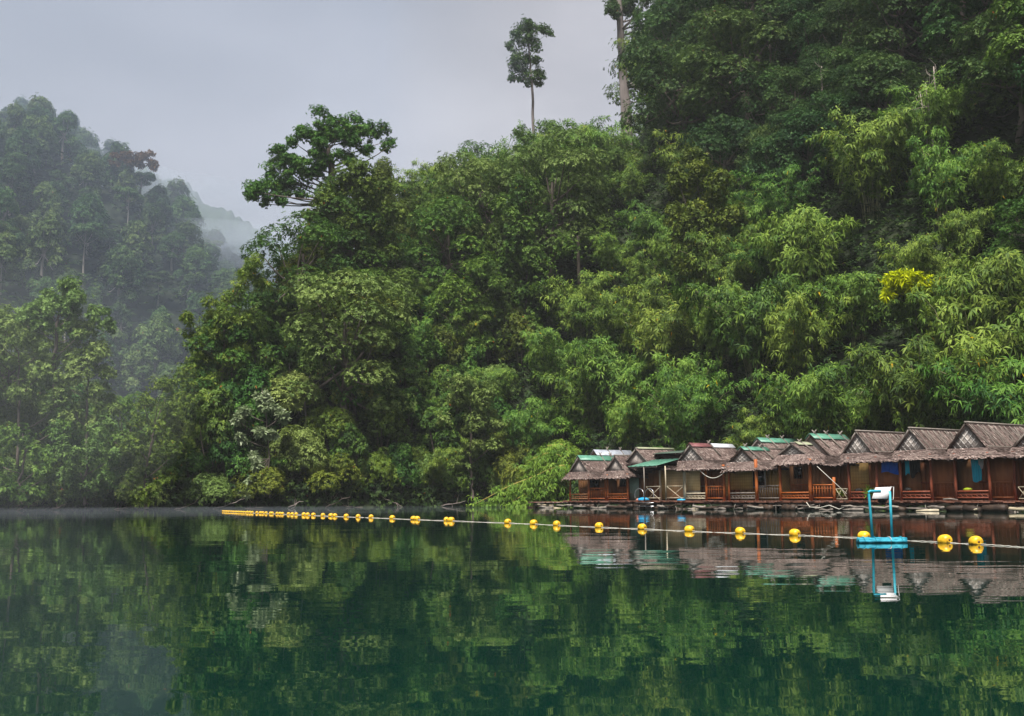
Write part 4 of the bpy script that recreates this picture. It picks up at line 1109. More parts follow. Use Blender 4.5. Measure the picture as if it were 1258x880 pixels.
# small huts at the far end
hut('first hut at the far left end of the raft, its porch side open', S(699), S(742), (711, 561.5), z_of(705, 588, S(705, 0), 0), .52, W_ORANGE, W_BROWN, 1, gx=1.25,
    sheet=[(0, 1, TIN_G)], lattice=False, poles=(.55, .8), tone=.46,
    posts=[(700.5, .4, .075, W_ORANGE, N_), (723.3, .4, .08, W_ORANGE, N_), (744, .4, .075, W_ORANGE, N_)],
    bays=[(701.5, 722, .4, 'bench', W_BROWN), (724.5, 743, .4, 'rail', W_ORANGE)], windows=[(726, 736, 589, 602, 1.5, False)])
hut('second hut from the far left, low thatched gable in front of a grey ridged roof', S(746), S(778), (756, 560), z_of(755, 586.5, S(755, 0), 0), .50, W_ORANGE, W_BROWN, 2, gx=1.2, lattice=False, tone=.46,
    posts=[(746.8, .4, .08, W_ORANGE, N_), (771.3, .4, .08, W_ORANGE, N_)],
    bays=[(747.5, 770.5, .4, 'bench', W_ORANGE)], windows=[(763, 769, 587, 597, 1.5, False)], door=(774.5, 785.5, 1.3, DOORG, 2.0))
hut('hut roof with a grey metal ridge sheet rising behind the two far left huts', S(733, 5), S(770, 5), (730.5, 554.5), z_of(735, 583, S(735, 5), 5), .45, W_BROWN, W_BROWN, 3, y_off=4.0, gx=1.5, sheet=[(0, 1, TIN_S)], sheet_w=.5, gable=True, lattice=False, poles=(.35, .7), group='rear huts on the raft')
hut('tan walled hut behind the bright green awning', S(781), S(840), (782, 551.5), z_of(800, 577, S(800, .6), .6), .5, W_PALE, W_BROWN, 4, y_off=.7, gx=1.5, sheet=[(.05, 1, TIN_T)], sheet_w=.16, lattice=False, depth=5.0, tone=.45,
    posts=[(811.5, .4, .085, W_PALE, N_), (840.5, -.1, .075, W_PALE, N_)],
    panels=[(797, 810, 1.2, W_BROWN, 0, 2.1), (812, 818, 1.3, M_OCHRE, .1, 2.3), (819, 840, 1.0, M_TAN, .15, 2.4)],
    bays=[(819.5, 839.5, -.35, 'cross', W_PALE), (794, 811, -.35, 'cross', W_PALE)])
hut('woven tan fronted hut with orange porch frame and white tin on its ridge', S(841), S(896), (849, 546.5), z_of(850, 576.5, S(850, 0), 0), .62, W_ORANGE, W_RED, 5, gx=1.35, sheet=[(0, .5, TIN_R), (.52, 1.05, TIN_W)], sheet_w=.34,
    posts=[(867.8, .4, .10, W_ORANGE, N_), (889.3, .4, .095, W_ORANGE, N_), (842, .4, .07, W_PALE, N_)], poles=(.45,),
    panels=[(843, 860.5, .85, M_TAN, .72, 2.35), (843, 860.5, .87, W_PALE, .0, .7), (890.5, 896, 1.2, M_OCHRE, .3, 2.3)],
    bays=[(843, 867, .4, 'bench', W_PALE), (868.5, 888.5, .4, 'rail', W_ORANGE)])
hut('hut with a ragged thatch front notched round a leaning orange post', S(896.5), S(950), (912, 551), z_of(912, 577, S(912, 0), 0), .52, W_ORANGE, M_OCHRE, 6, gx=1.25, sheet=[(.0, .62, TIN_G)], sheet_w=.36, poles=(.1, .45),
    posts=[(896, .4, .075, W_ORANGE, N_), (929.5, .15, .11, W_ORANGE, 2.75), (958.8, .4, .10, W_ORANGE, N_)],
    panels=[(898, 925, 1.15, M_OCHRE, .75, 2.3), (942, 957, 1.5, W_BROWN, 0, 2.3)],
    windows=[(926.5, 941, 575, 598, 1.3, True)],
    bays=[(897, 928, .4, 'bench', W_GREY), (931, 958, .4, 'rail', W_GREY)])
hut('hut with a faded tin patch on its ridge and two stout orange porch posts', S(958), S(1000), (974, 545), z_of(974, 569, S(974, 0), 0), .55, W_ORANGE, W_BROWN, 7, gx=1.25, sheet=[(.1, .95, TIN_T)], sheet_w=.36, poles=(.2, .5, .8),
    posts=[(996, .4, .115, W_ORANGE, N_)],
    bays=[(959.5, 995, .4, 'bench', W_ORANGE)], windows=[(978, 986, 574, 587, 1.5, False)])
hut('green ridged roof rising behind the hut with the notched thatch', S(938, 5), S(985, 5), (933, 540), z_of(940, 572, S(940, 5), 5), .45, W_BROWN, W_BROWN, 8, y_off=4.2, gx=1.7, sheet=[(0, 1, TIN_G)], sheet_w=.42, lattice=False, poles=(.25, .62), group='rear huts on the raft')
hut('brown hut with a steep green ridged roof, just left of the dark red huts', S(1000.5), S(1041), (998, 535), z_of(1010, 571, S(1010, .5), .5), .6, W_ORANGE, W_BROWN, 9, y_off=1.2, gx=1.6, gy=1.6, depth=4.6, sheet=[(0, 1, TIN_G)], sheet_w=.42, lattice=False, poles=(.12, .45, .85),
    posts=[(1025, -.7, .10, W_ORANGE, 1.45)],
    bays=[(999.5, 1024, -.7, 'rail', W_ORANGE), (1027, 1041, -.7, 'xlattice', W_PALE)], windows=[(991.5, 1005, 574, 597, .6, True)])
for (lab, p0, p1, apx, eav, sd, rods, posts_, bays_, pans, wins) in [
    ('dark red hut with a blue towel, its lattice gable first of the three tallest gables', 1043, 1107, (1055, 530), (1075, 566), 10, 9,
     [1043.5, 1077.5], [(1045, 1076.5, .4, 'bench', W_MAROON), (1079, 1106, .9, 'rail', W_RED)], [(1079, 1106, 1.0, W_RED, 0, 2.4), (1046, 1068, 1.4, M_OCHRE, .5, 2.3)], []),
    ('dark red hut with dark clothes under its eave, its lattice gable between two others', 1107, 1175, (1121, 526.5), (1140, 563), 11, 9,
     [1106.8, 1145], [(1108, 1144, .4, 'bench', W_MAROON), (1146.5, 1174, .9, 'rail', W_RED)], [(1146, 1174, 1.0, W_RED, 0, 2.4), (1110, 1132, 1.4, W_BROWN, 0, 2.3)], []),
    ('largest and nearest dark red hut, with a teal towel and pale rods over its thatch', 1175, 1250, (1191, 519.5), (1210, 561), 12, 11,
     [1174.5, 1216], [(1176, 1214.5, .4, 'bench', W_MAROON), (1218, 1247, .8, 'rail', W_RED)], [(1217, 1248, 1.0, W_RED, 0, 2.5), (1178, 1204, 1.4, W_BROWN, 0, 2.3)], [])]:
    hut(lab, S(p0), S(p1), apx, z_of(eav[0], eav[1], S(eav[0], 0), 0), .50, W_MAROON, W_RED, sd, gx=1.12 if sd < 12 else 1.2, depth=6.2 if sd < 12 else 7.0, roof_rods=rods,
        posts=[(q, .4, .085, W_MAROON, N_) for q in posts_]+([(1247.5, .6, .08, W_MAROON, N_)] if sd == 12 else []), bays=bays_, panels=pans, windows=wins)
hut('tan walled hut cut off by the right edge of the picture', S(1251), S(1251)+3.9, (1272, 524), z_of(1240, 561, S(1240, 0), 0), .5, W_MAROON, M_OCHRE, 13, gx=1.15, gy=1.4, skirt=True,
    posts=[(1285, .4, .085, W_MAROON, N_)], bays=[(1251, 1284, .4, 'xlattice', W_PALE)])

# green tin awning on its own poles
aw = empty('awning', loc(S(790, -.3), -.3, DECK), ROW_AZ)
tag(aw, 'bright green tin awning on thin poles in front of the tan walled hut', 'awning')
s0 = S(790, -.3)
zf = z_of(790, 573.3, S(790, -.3), -.3)-DECK; zb = z_of(822, 564.6, S(822, 2.4), 2.4)-DECK
a_, b_ = S(771.5, -.3)-s0, S(806.5, -.3)-s0
a2, b2 = S(803, 2.4)-s0, S(838, 2.4)-s0
m_ = MB()
for q in range(12):
    f0, f1 = q/12, (q+1)/12; dz = .02*(q % 2)
    m_.prism([(a_+(b_-a_)*f0, 0, zf+dz), (a_+(b_-a_)*f1, 0, zf+dz), (a2+(b2-a2)*f1, 2.7, zb+dz), (a2+(b2-a2)*f0, 2.7, zb+dz)], (0, 0, .025))
m_.build('tin_sheet', TIN_G, aw)
for (px, wm) in ((791.5, W_GREY), (817.8, W_PALE)):
    x = S(px, -.25)-s0
    MB().tube([(x, .05, 0), (x+.02, .05, zf*.5), (x, .05, min(zf, 2.6)-.02)], .045, 7).build('pole', wm, aw, True)
MB().tube([(a_, .08, zf-.06), (b_, .08, zf-.06)], .04, 6).build('beam', W_GREY, aw)
# flat dark roof behind the awning
fr_ = empty('lean_to_roof', loc(S(815, 3), 3.0, DECK), ROW_AZ)
tag(fr_, 'flat dark green tin roof between the awning and the lattice gabled hut', 'roof')
s0 = S(815, 3)
z1_ = z_of(820, 557.5, S(820, 2.6), 2.6)-DECK
MB().prism([(S(803, 2.6)-s0, -.4, z1_), (S(838, 2.6)-s0, -.4, z1_), (S(850, 5)-s0, 2.4, z1_+.30), (S(812, 5)-s0, 2.4, z1_+.30)], (0, 0, .05)).build('tin_sheet', TIN_D, fr_)
for px in (806, 836):
    x = S(px, 3)-s0
    MB().tube([(x, .1, 0), (x, .1, z1_)], .06, 6).build('post', W_DARK, fr_)
MB().box(((S(806, 3)+S(836, 3))/2-s0, .15, z1_-.35), (S(836, 3)-S(806, 3), .06, .6)).build('board', W_DARK, fr_)

# the raft they stand on
r = np.random.default_rng(400)
raft = empty('bamboo_raft', loc(0, 0, 0), ROW_AZ)
tag(raft, 'long bamboo raft under the row of huts, with a rust red deck over dark floats', 'raft')
S_END = S(1251)+5.5
m_ = MB()
x = S(648, 0)
x0r = x
while x < S_END:
    w_ = r.uniform(.18, .3)
    ext = r.uniform(-.06, .06) if x > 6 else r.uniform(-.12, .25)
    m_.box((x+w_/2, 4.2+ext/2, DECK-.035-(.10 if x < S(690, 0) else 0)+r.normal(0, .006)), (w_-.012, 8.4-ext, .05), tint=r.uniform(0, 1))
    x += w_
m_.build('deck', W_RUST, raft)
for q in range(9):
    a_ = x0r+(S_END-x0r)*q/9; b_ = x0r+(S_END-x0r)*(q+1)/9
    MB().box(((a_+b_)/2, .03, DECK-.10-(.06 if q == 0 else 0)), (b_-a_-.03, .05, r.uniform(.05, .08)), tint=r.uniform(.2, .9), ry=r.normal(0, .003)).build('edge_board', W_RUST if q else W_GREY, raft)
for q in range(3):
    m_ = MB().tube([(x0r+.3, .6+2.8*q, .40), ((x0r+S_END)/2, .6+2.8*q, .42), (S_END, .6+2.8*q, .40)], .10, 6, .2)
    m_.build('beam', W_DARK, raft)
x = x0r
k = 0
while x < S_END and k < 96:
    L_ = r.uniform(.8, 2.6); y = r.uniform(-.25, .4); z = r.uniform(.0, .30); rad = r.uniform(.045, .11)
    big = r.random() < .22
    if big: rad, L_, z = r.uniform(.18, .24), r.uniform(.9, 1.5), .16
    t = np.linspace(0, 1, 5)[:, None]
    p = np.array([x, y, z])+t*np.array([L_, r.normal(0, .25), r.normal(0, .07)])+r.normal(0, .03, (5, 3))
    MB().tube(p, rad*r.uniform(.85, 1.1, 5), 7, r.uniform(0, .9)).build('float', W_DARK if big or r.random() < .3 else (W_GREY if r.random() < .85 else W_PALE), raft, True)
    x += L_*r.uniform(.15, .5); k += 1
k = 0
for q in range(40):
    x = x0r+1.0+(S_END-x0r-1.5)*(q+r.uniform(-.3, .3))/40
    MB().tube([(x, .12, DECK-.08), (x+r.normal(0, .1), .05, .25), (x+r.normal(0, .35), -.05, -.1)], .03, 5, r.uniform(0, .9)).build('stake', W_GREY if q % 3 else W_DARK, raft)

# ------------------------------------------------------------------ buoy line, float with sign, things on the porches
YELLOW, n, l, p = mat('yellow_plastic')        # sun-bleached plastic with a weed stain round the waterline
t_ = n.new('ShaderNodeTexCoord'); z_ = n.new('ShaderNodeTexNoise'); z_.inputs['Scale'].default_value, z_.inputs['Detail'].default_value = 9, 6
oi_ = n.new('ShaderNodeObjectInfo')
ad_ = n.new('ShaderNodeVectorMath'); sc_ = n.new('ShaderNodeVectorMath'); sc_.operation = 'SCALE'; sc_.inputs['Scale'].default_value = 1.0
co_ = n.new('ShaderNodeCombineXYZ'); mu_ = n.new('ShaderNodeMath'); mu_.operation = 'MULTIPLY'; mu_.inputs[1].default_value = 37.0
l.new(oi_.outputs['Random'], mu_.inputs[0]); l.new(mu_.outputs[0], co_.inputs[0])
l.new(t_.outputs['Object'], ad_.inputs[0]); l.new(co_.outputs[0], ad_.inputs[1]); l.new(ad_.outputs[0], z_.inputs['Vector'])
r_ = ramp(n, [(.25, (0.50, 0.26, 0.012)), (.5, (0.74, 0.42, 0.010)), (.8, (0.80, 0.52, 0.035))])
l.new(z_.outputs[0], r_.inputs[0])
s_ = n.new('ShaderNodeSeparateXYZ'); l.new(t_.outputs['Object'], s_.inputs[0])
m1_ = n.new('ShaderNodeMath'); m1_.operation = 'MULTIPLY_ADD'; m1_.inputs[1].default_value = .14; l.new(z_.outputs[0], m1_.inputs[0]); l.new(s_.outputs[2], m1_.inputs[2])
mr_ = n.new('ShaderNodeMapRange'); mr_.inputs['From Min'].default_value, mr_.inputs['From Max'].default_value = .035, .005
l.new(m1_.outputs[0], mr_.inputs['Value'])
mx_ = n.new('ShaderNodeMix'); mx_.data_type = 'RGBA'; mx_.inputs[7].default_value = (0.17, 0.11, 0.015, 1)
l.new(mr_.outputs[0], mx_.inputs[0]); l.new(r_.outputs[0], mx_.inputs[6]); l.new(mx_.outputs[2], p.inputs['Base Color'])
p.inputs['Roughness'].default_value = .42
HOLE, n, l, p = mat('dark_hole'); p.inputs['Base Color'].default_value = (0.10, 0.035, 0.004, 1)
ROPE = noise_mat('pale_rope', (0.42, 0.40, 0.35), (0.60, 0.57, 0.50), 30, .9)
CYAN = noise_mat('cyan_paint', (0.016, 0.22, 0.31), (0.035, 0.38, 0.48), 9, .5, (1, 1, .3), 8, spec=.4)
CYAN_D = noise_mat('cyan_cloth', (0.010, 0.17, 0.26), (0.045, 0.36, 0.47), 7, .7, (1, 1, 1), 8, bump=.6)
BOARD = noise_mat('white_board', (0.60, 0.575, 0.58), (0.80, 0.79, 0.80), 5, .5, (1, 1, .5), 7)
BLUE = noise_mat('blue_cloth', (0.012, 0.075, 0.40), (0.025, 0.13, 0.55), 4, .85)
TEAL = noise_mat('teal_cloth', (0.012, 0.27, 0.40), (0.03, 0.44, 0.58), 3, .85, (6, 6, .6))
BLACKC = noise_mat('dark_cloth', (0.012, 0.013, 0.014), (0.035, 0.032, 0.03), 4, .9)
PALEC = noise_mat('grey_cloth', (0.30, 0.28, 0.28), (0.46, 0.43, 0.42), 4, .9)
STEEL = noise_mat('steel_rail', (0.45, 0.46, 0.48), (0.60, 0.61, 0.63), 3, .3, metal=.8)
BLUEP = noise_mat('blue_plastic', (0.02, 0.30, 0.60), (0.04, 0.40, 0.72), 3, .4)
PINK = noise_mat('pink_plastic', (0.60, 0.25, 0.18), (0.70, 0.32, 0.24), 3, .5)
LIMEP = noise_mat('lime_plastic', (0.35, 0.46, 0.01), (0.50, 0.60, 0.03), 3, .5)
CLAY = noise_mat('clay_pot', (0.16, 0.07, 0.04), (0.26, 0.12, 0.07), 4, .8)

# rope: waterline points of the photo, turned into places on the water
RP = [(1420, 681), (1330, 677.5), (1258, 672.8), (1199, 669), (1161, 667), (1061.5, 661.5), (976.5, 658), (909.5, 655.5), (847, 653), (789, 650.3), (736, 648.2), (684, 645.7), (655.6, 644.2), (623.8, 643), (551.4, 640.2), (510.4, 638.7), (455.9, 636.4),
      (425.4, 635.3), (396.8, 634.2), (364, 632.8), (334, 631.6), (304, 630.3), (273, 629)]
RW = np.array([on_z(x, y)[:] for x, y in RP])
def rope_at(px):
    u = [q[0] for q in RP][::-1]
    y = float(np.interp(px, u, [q[1] for q in RP][::-1]))
    return np.array(on_z(px, y)[:])
BX = [1199, 1161, 1061.5, 976.5, 909.5, 847, 789, 736, 684, 655.6, 623.8, 554.5, 548.5, 512.7, 508, 482, 455.9, 440, 425.4, 411.5, 406.5, 396.8, 385, 378, 373.3, 364, 359, 354.4, 347, 344, 340.4, 334.5, 332.4, 327, 323, 320, 315.6, 310, 307, 304]
BX += list(np.linspace(301, 274, 14))
def gap_at(px):                                # 0 at a buoy, 1 halfway between two
    a_ = max([q for q in BX if q <= px], default=px-120); b_ = min([q for q in BX if q > px], default=px+120)
    return 0.0 if b_-a_ < 12 else min(px-a_, b_-px)/((b_-a_)/2)
pts = []
for px in np.concatenate([np.linspace(1420, 620, 160), np.linspace(619, 273, 90)]):
    q = rope_at(px); g_ = gap_at(px); q[2] = .012-.019*g_**2+.004*math.sin(px*.6); pts.append(q)
pts = np.array(pts)
m_ = MB().tube(pts, np.interp(pts[:, 1], [18, 60], [.009, .015]), 5)
tag(m_.build('buoy_rope', ROPE, smooth=True), 'long pale rope on the water that strings the yellow buoys together', 'rope')

def lathe(mb, prof, n=20, axis=0):
    th = np.linspace(0, 2*np.pi, n, endpoint=False)
    k = len(prof)
    v = np.array([[a_, rr*math.cos(t), rr*math.sin(t)] for a_, rr in prof for t in th])
    return mb.add(v, [(i*n+j, i*n+(j+1) % n, (i+1)*n+(j+1) % n, (i+1)*n+j) for i in range(k-1) for j in range(n)])
prof = [(-.165, .030), (-.168, .055), (-.160, .085), (-.135, .122), (-.09, .146), (-.03, .154), (-.008, .153), (0, .149), (.008, .153), (.03, .154), (.09, .146), (.135, .122), (.160, .085), (.168, .055), (.165, .030)]
BODY = lathe(MB(), prof, 24).mesh('buoy_body', YELLOW, True)
hm = MB()
for s_ in (-1, 1): lathe(hm, [(s_*.1655, .0005), (s_*.1655, .030), (s_*.150, .034)], 12)
HOLES = hm.mesh('buoy_eye', HOLE)
r = np.random.default_rng(8)
ORD = 'first second third fourth fifth sixth seventh eighth ninth tenth eleventh twelfth thirteenth fourteenth'.split()
LB = {0: 'yellow buoy at the near end of the line, farthest right of all', 1: 'yellow buoy second from the right end, close beside the last one', 2: 'yellow buoy half hidden behind the blue float',
      3: 'yellow buoy next left of the blue float, before the brown huts', 4: 'yellow buoy below the hut with the notched thatch', 5: 'yellow buoy below the orange porch frame', 6: 'yellow buoy below the swim ladder and green awning',
      7: 'yellow buoy below the two far left huts', 8: 'yellow buoy rightmost of the close three left of the huts', 9: 'yellow buoy in the middle of the close three left of the huts', 10: 'yellow buoy leftmost of the close three left of the huts',
      11: 'yellow buoy, right half of the touching pair left of the long gap', 12: 'yellow buoy, left half of the touching pair left of the long gap', 13: 'yellow buoy, right half of the second touching pair from the gap', 14: 'yellow buoy, left half of the second touching pair from the gap'}
for i, px in enumerate(BX):
    q = rope_at(px)
    root = empty('buoy', (q[0], q[1], .045))
    j = min(range(len(pts)), key=lambda k_: (pts[k_][0]-q[0])**2+(pts[k_][1]-q[1])**2)
    tn = pts[max(0, j-2)]-pts[min(len(pts)-1, j+2)]
    root.rotation_euler = (r.normal(0, .1), r.normal(0, .05), math.atan2(tn[1], tn[0])+r.normal(0, .22))
    root.scale = (.80,)*3 if i > 1 else (.86, .84, .84)
    if i > 24: root.scale = (.66 if i < 40 else .50,)*3
    if 11 <= i <= 14: root.rotation_euler.z += .1
    if i in LB: lab = LB[i]
    elif i < 40: lab = 'small yellow buoy, %s along the line past the two touching pairs' % (ORD+['fifteenth', 'sixteenth', 'seventeenth', 'eighteenth', 'nineteenth', 'twentieth', 'twenty-first', 'twenty-second', 'twenty-third', 'twenty-fourth', 'twenty-fifth'])[i-15]
    else: lab = 'tiny yellow buoy in the packed far end of the line, %s from its tip' % ORD[len(BX)-1-i]
    tag(root, lab, 'buoy', 'yellow buoys on the rope')
    link('body', BODY, root)
    if i < 15: link('eye', HOLES, root)

# the cyan float with its upright pipes and white board
p0 = np.array(on_z(1081, 667)[:])
Yf = p0[1]
root = empty('swim_float', p0); tag(root, 'cyan swim float with two upright pipes and a tilted white board', 'float')
def lp(px, py, dy=0): return np.array(at(px, py, Yf+dy)[:])-p0
zf = .09
a_, b_ = lp(1053, 661), lp(1112, 661)
m_ = MB()
for q, (dy, z) in enumerate([(-.10, .035), (0.0, .04), (.10, .035), (-.05, .075), (.05, .075)]):
    xs_ = np.linspace(a_[0]+r.uniform(-.02, .02), b_[0]+r.uniform(-.03, .02), 14)
    m_.tube(np.column_stack([xs_, np.full(14, dy), z+r.normal(0, .004, 14)]), .038+r.normal(0, .003, 14), 8, .5)
m_.build('float_bundle', CYAN_D, root, True)
for q in (.12, .35, .66, .9):
    x = a_[0]+(b_[0]-a_[0])*q
    m_ = MB(); th = np.linspace(0, 2*np.pi, 15)
    m_.tube(np.column_stack([np.full(15, x), .148*np.cos(th), .056+.072*np.sin(th)]), .010, 5, cap=False); m_.build('lashing', PALEC if q == .66 else CYAN, root, True)
pl = [lp(1072, 662), lp(1069.5, 630), lp(1067.2, 607), lp(1067.2, 604.6), lp(1069, 603.6), lp(1082, 603.4)]
MB().tube(pl, .028, 8).build('upright_pipe', CYAN, root, True)
MB().tube([lp(1096, 662), lp(1094.8, 635), lp(1093, 603.5)], .028, 8).build('upright_pipe', CYAN, root, True)
bd = [lp(1071.2, 612.5, -.06), lp(1090.4, 612.5, -.06), lp(1095.3, 598.2, .04), lp(1075.3, 599.2, .04)]
MB().prism(bd, (0, .02, -.012)).build('board', BOARD, root)
m_ = MB()
fq = [lp(1094.5, 598.3, .06), lp(1097.8, 598.3, .06), lp(1097.6, 613.8, .0), lp(1093.5, 613.8, .0)]
m_.tube(fq, .009, 5); m_.build('board_frame', FRAME, root)
m_ = MB(); q = lp(1085, 615.5)
m_.tube([q+np.array([-.09, .05, .01]), q+np.array([0, .05, -.02]), q+np.array([.09, .05, .01])], [.03, .05, .03], 8); m_.build('bag', BLACKC, root, True)

# cloths under the eaves
def cloth(name, label, cat, px0, px1, py0, py1, y, m, seed, folds=5, amp=.04, uneven=.1, group=None):
    r = np.random.default_rng(seed)
    s0, s1 = s_of(px0, y), s_of(px1, y)
    z0, z1 = z_of((px0+px1)/2, py0, (s0+s1)/2, y), z_of((px0+px1)/2, py1, (s0+s1)/2, y)
    nx_, nz_ = 18, 14
    u, v = np.meshgrid(np.linspace(0, 1, nx_), np.linspace(0, 1, nz_))
    ph = r.uniform(0, 6.28)
    Yc = amp*np.sin(u*folds*6.28+ph+v*.6)*(.35+v*.65)+amp*.5*np.sin(u*folds*2.3*6.28+v*2)
    Zc = (z1-z0)*v*(1+uneven*np.sin(u*5+ph))-.03*np.sin(u*np.pi)*(1-v)
    Xc = (s1-s0)*(u-.5)*(1-.10*v*np.cos(ph))
    P = np.stack([Xc, Yc, Zc], -1).reshape(-1, 3)
    mb = MB()
    f = [(j*nx_+i, j*nx_+i+1, (j+1)*nx_+i+1, (j+1)*nx_+i) for j in range(nz_-1) for i in range(nx_-1)]
    mb.add(P, f); mb.add(P+np.array([0, .012, 0]), [q[::-1] for q in f])
    o = mb.build(name, m, smooth=True)
    o.location = loc((s0+s1)/2, y, z0); o.rotation_euler = (0, 0, ROW_AZ)
    tag(o, label, cat, group)
    return o
cloth('towel', 'royal blue towel bunched over a line under the first tall red hut', 'towel', 1084.5, 1104.5, 564.5, 581.5, .62, BLUE, 1, 2, .05, .12)
cloth('towel', 'narrow teal towel beside dark clothes under the second tall red hut', 'towel', 1113, 1118.5, 566, 583, .62, TEAL, 2, 2, .03, .1)
cloth('shirt', 'dark shirt on a line under the eave of the second tall red hut', 'clothing', 1119, 1132, 564.5, 584, .66, BLACKC, 3, 3, .04, .2)
cloth('towel', 'long bright teal towel in pleats under the nearest red hut', 'towel', 1194.8, 1207.5, 563, 591.5, .62, TEAL, 4, 4, .05, .05)
cloth('cloth', 'short pale grey cloth hung right of the long teal towel', 'clothing', 1204, 1210.5, 561.5, 573.5, .50, PALEC, 5, 2, .03, .25)
for (a_, b_, lab) in ((1078.5, 1106, 'thin clothes line that holds the royal blue towel'), (1108, 1144, 'thin clothes line that holds the dark shirt'), (1176, 1215, 'thin clothes line that holds the long teal towel')):
    y = .64
    A_, B_ = loc(s_of(a_, y), y, 0), loc(s_of(b_, y), y, 0)
    za = z_of((a_+b_)/2, 563.3, s_of((a_+b_)/2, y), y)
    t = np.linspace(0, 1, 9)
    P = np.array([[A_.x+(B_.x-A_.x)*q, A_.y+(B_.y-A_.y)*q, za+.03-.05*math.sin(q*math.pi)] for q in t])
    tag(MB().tube(P, .008, 4).build('clothes_line', ROPE), lab, 'line', 'clothes lines under the eaves')
def on_bench(name, lab, cat, px, m, sc, seed, y=.62, z=1.165):
    r = np.random.default_rng(seed)
    mb = MB(); P, Fc = [], []
    n1, n2 = 12, 8
    for j in range(n2):
        for i in range(n1):
            th, ph = 2*np.pi*i/n1, np.pi*(j+.5)/n2
            P.append([math.cos(th)*math.sin(ph)*sc[0]*r.uniform(.88, 1.1), math.sin(th)*math.sin(ph)*sc[1]*r.uniform(.88, 1.1), max(-.5, math.cos(ph))*sc[2]+sc[2]*.5])
    Fc = [(j*n1+i, j*n1+(i+1) % n1, (j+1)*n1+(i+1) % n1, (j+1)*n1+i) for j in range(n2-1) for i in range(n1)]+[tuple(range(n1))[::-1], tuple((n2-1)*n1+i for i in range(n1))]
    o = mb.add(P, Fc).build(name, m, smooth=True)
    o.location = loc(s_of(px, y), y, z); o.rotation_euler = (0, 0, ROW_AZ+.2)
    tag(o, lab, cat)
on_bench('dry_bag', 'lime green bag lying on the bench of the nearest red hut', 'bag', 1189, LIMEP, (.26, .14, .10), 1)
on_bench('cushion', 'dark cushion on the bench left of the lime green bag', 'cushion', 1116, BLACKC, (.22, .15, .13), 2)
on_bench('cushion', 'dark bundle on the bench of the first tall red hut', 'cushion', 1055, BLACKC, (.26, .16, .12), 3)
on_bench('folded_float', 'blue inflatable lying on the deck edge by the swim ladder', 'inflatable', 790.5, BLUEP, (.52, .3, .17), 4, .3, DECK)
on_bench('folded_float', 'pink end of an inflatable lying left of the blue one by the swim ladder', 'inflatable', 783.8, PINK, (.2, .18, .12), 5, .25, DECK)
on_bench('folded_float', 'small blue inflatable on the deck under the crossed railing', 'inflatable', 836.5, BLUEP, (.36, .2, .09), 6, .25, DECK)

# swim ladder
ys = -.12
s0 = S(791, ys)
root = empty('swim_ladder', loc(s0, ys, DECK), ROW_AZ); tag(root, 'steel swim ladder with two hooped rails at the deck edge', 'ladder')
for (a_, b_) in ((779.8, 790.8), (792.2, 803)):
    xa, xb = S(a_, ys)-s0, S(b_, ys)-s0
    zt = z_of(785, 600.5, s0, ys)-DECK
    th = np.linspace(np.pi, 0, 9)
    arc = np.column_stack([(xa+xb)/2+(xb-xa)/2*np.cos(th), np.zeros(9), zt-.42+.42*np.sin(th)])
    P = np.vstack([[(xa, 0, -.75), (xa, 0, zt-.7)], arc, [(xb, .0, zt-.7), (xb, 0.0, -.70)]])
    MB().tube(P, .024, 7).build('rail', STEEL, root, True)
xa, xb = S(790.8, ys)-s0, S(792.2, ys)-s0
for z in (-.15, -.40):
    MB().box((0, .0, z), (S(803, ys)-S(779.8, ys), .09, .03)).build('step', STEEL, root)

# ropes and odds and ends of the raft
def strand(name, lab, ptsw, rad, m, cat='rope'):
    tag(MB().tube(ptsw, rad, 5).build(name, m, smooth=True), lab, cat)
t = np.linspace(0, 1, 15)
A_, B_ = loc(S(859, .0), .0, z_of(859, 576, S(859, 0), 0)), loc(S(893.5, .0), .0, z_of(893, 577, S(893, 0), 0))
sag = .62
strand('rope_garland', 'pale twisted rope hanging in a bow across the orange porch frame', np.array([[A_.x+(B_.x-A_.x)*q, A_.y+(B_.y-A_.y)*q, A_.z+(B_.z-A_.z)*q-sag*4*q*(1-q)] for q in t]), .030, ROPE)
A_, B_ = loc(S(1005, .1), .1, z_of(1005, 573, S(1005, 0), 0)), loc(S(1040, .25), .25, z_of(1039, 607, S(1039, 0), 0))
strand('stay_rope', 'straight pale rope slanting from an eave down to the crossed lattice', np.array([A_+(B_-A_)*q for q in (0, .5, 1)]), .022, ROPE)
A_, B_ = loc(S(1124, -.5), -.5, .03), loc(S(1152, -.35), -.35, .05)
strand('driftwood_pole', 'pale stripped pole floating along the raft below the nearest hut', np.array([A_, (A_+B_)/2, B_]), [.05, .09, .08], W_PALE, 'log')
A_, B_ = loc(S(1034, -.3), -.3, .05), loc(S(1060, -.2), -.2, .08)
strand('driftwood_pole', 'grey blunt log floating along the raft left of the white board', np.array([A_, (A_+B_)/2, B_]), [.03, .11, .13], W_GREY, 'log')
A_, B_ = loc(S(1158, .15), .15, .66), loc(S(1176, .25), .25, .64)
strand('driftwood_pole', 'short grey branch lying on the deck before the middle red hut', np.array([A_, (A_+B_)/2+Vector((0, 0, .05)), B_]), [.06, .05, .03], W_GREY, 'log')
pts_ = [loc(S(990, -.1), -.1, .5), loc(S(994, -.2), -.2, .2), loc(S(1006, -.25), -.25, .16), loc(S(1018, -.2), -.2, .32), loc(S(1030, -.25), -.25, .08), loc(S(1036, -.2), -.2, .22)]
strand('mooring_rope', 'pale slack rope looped along the floats under the brown hut', np.array(pts_), .028, ROPE)
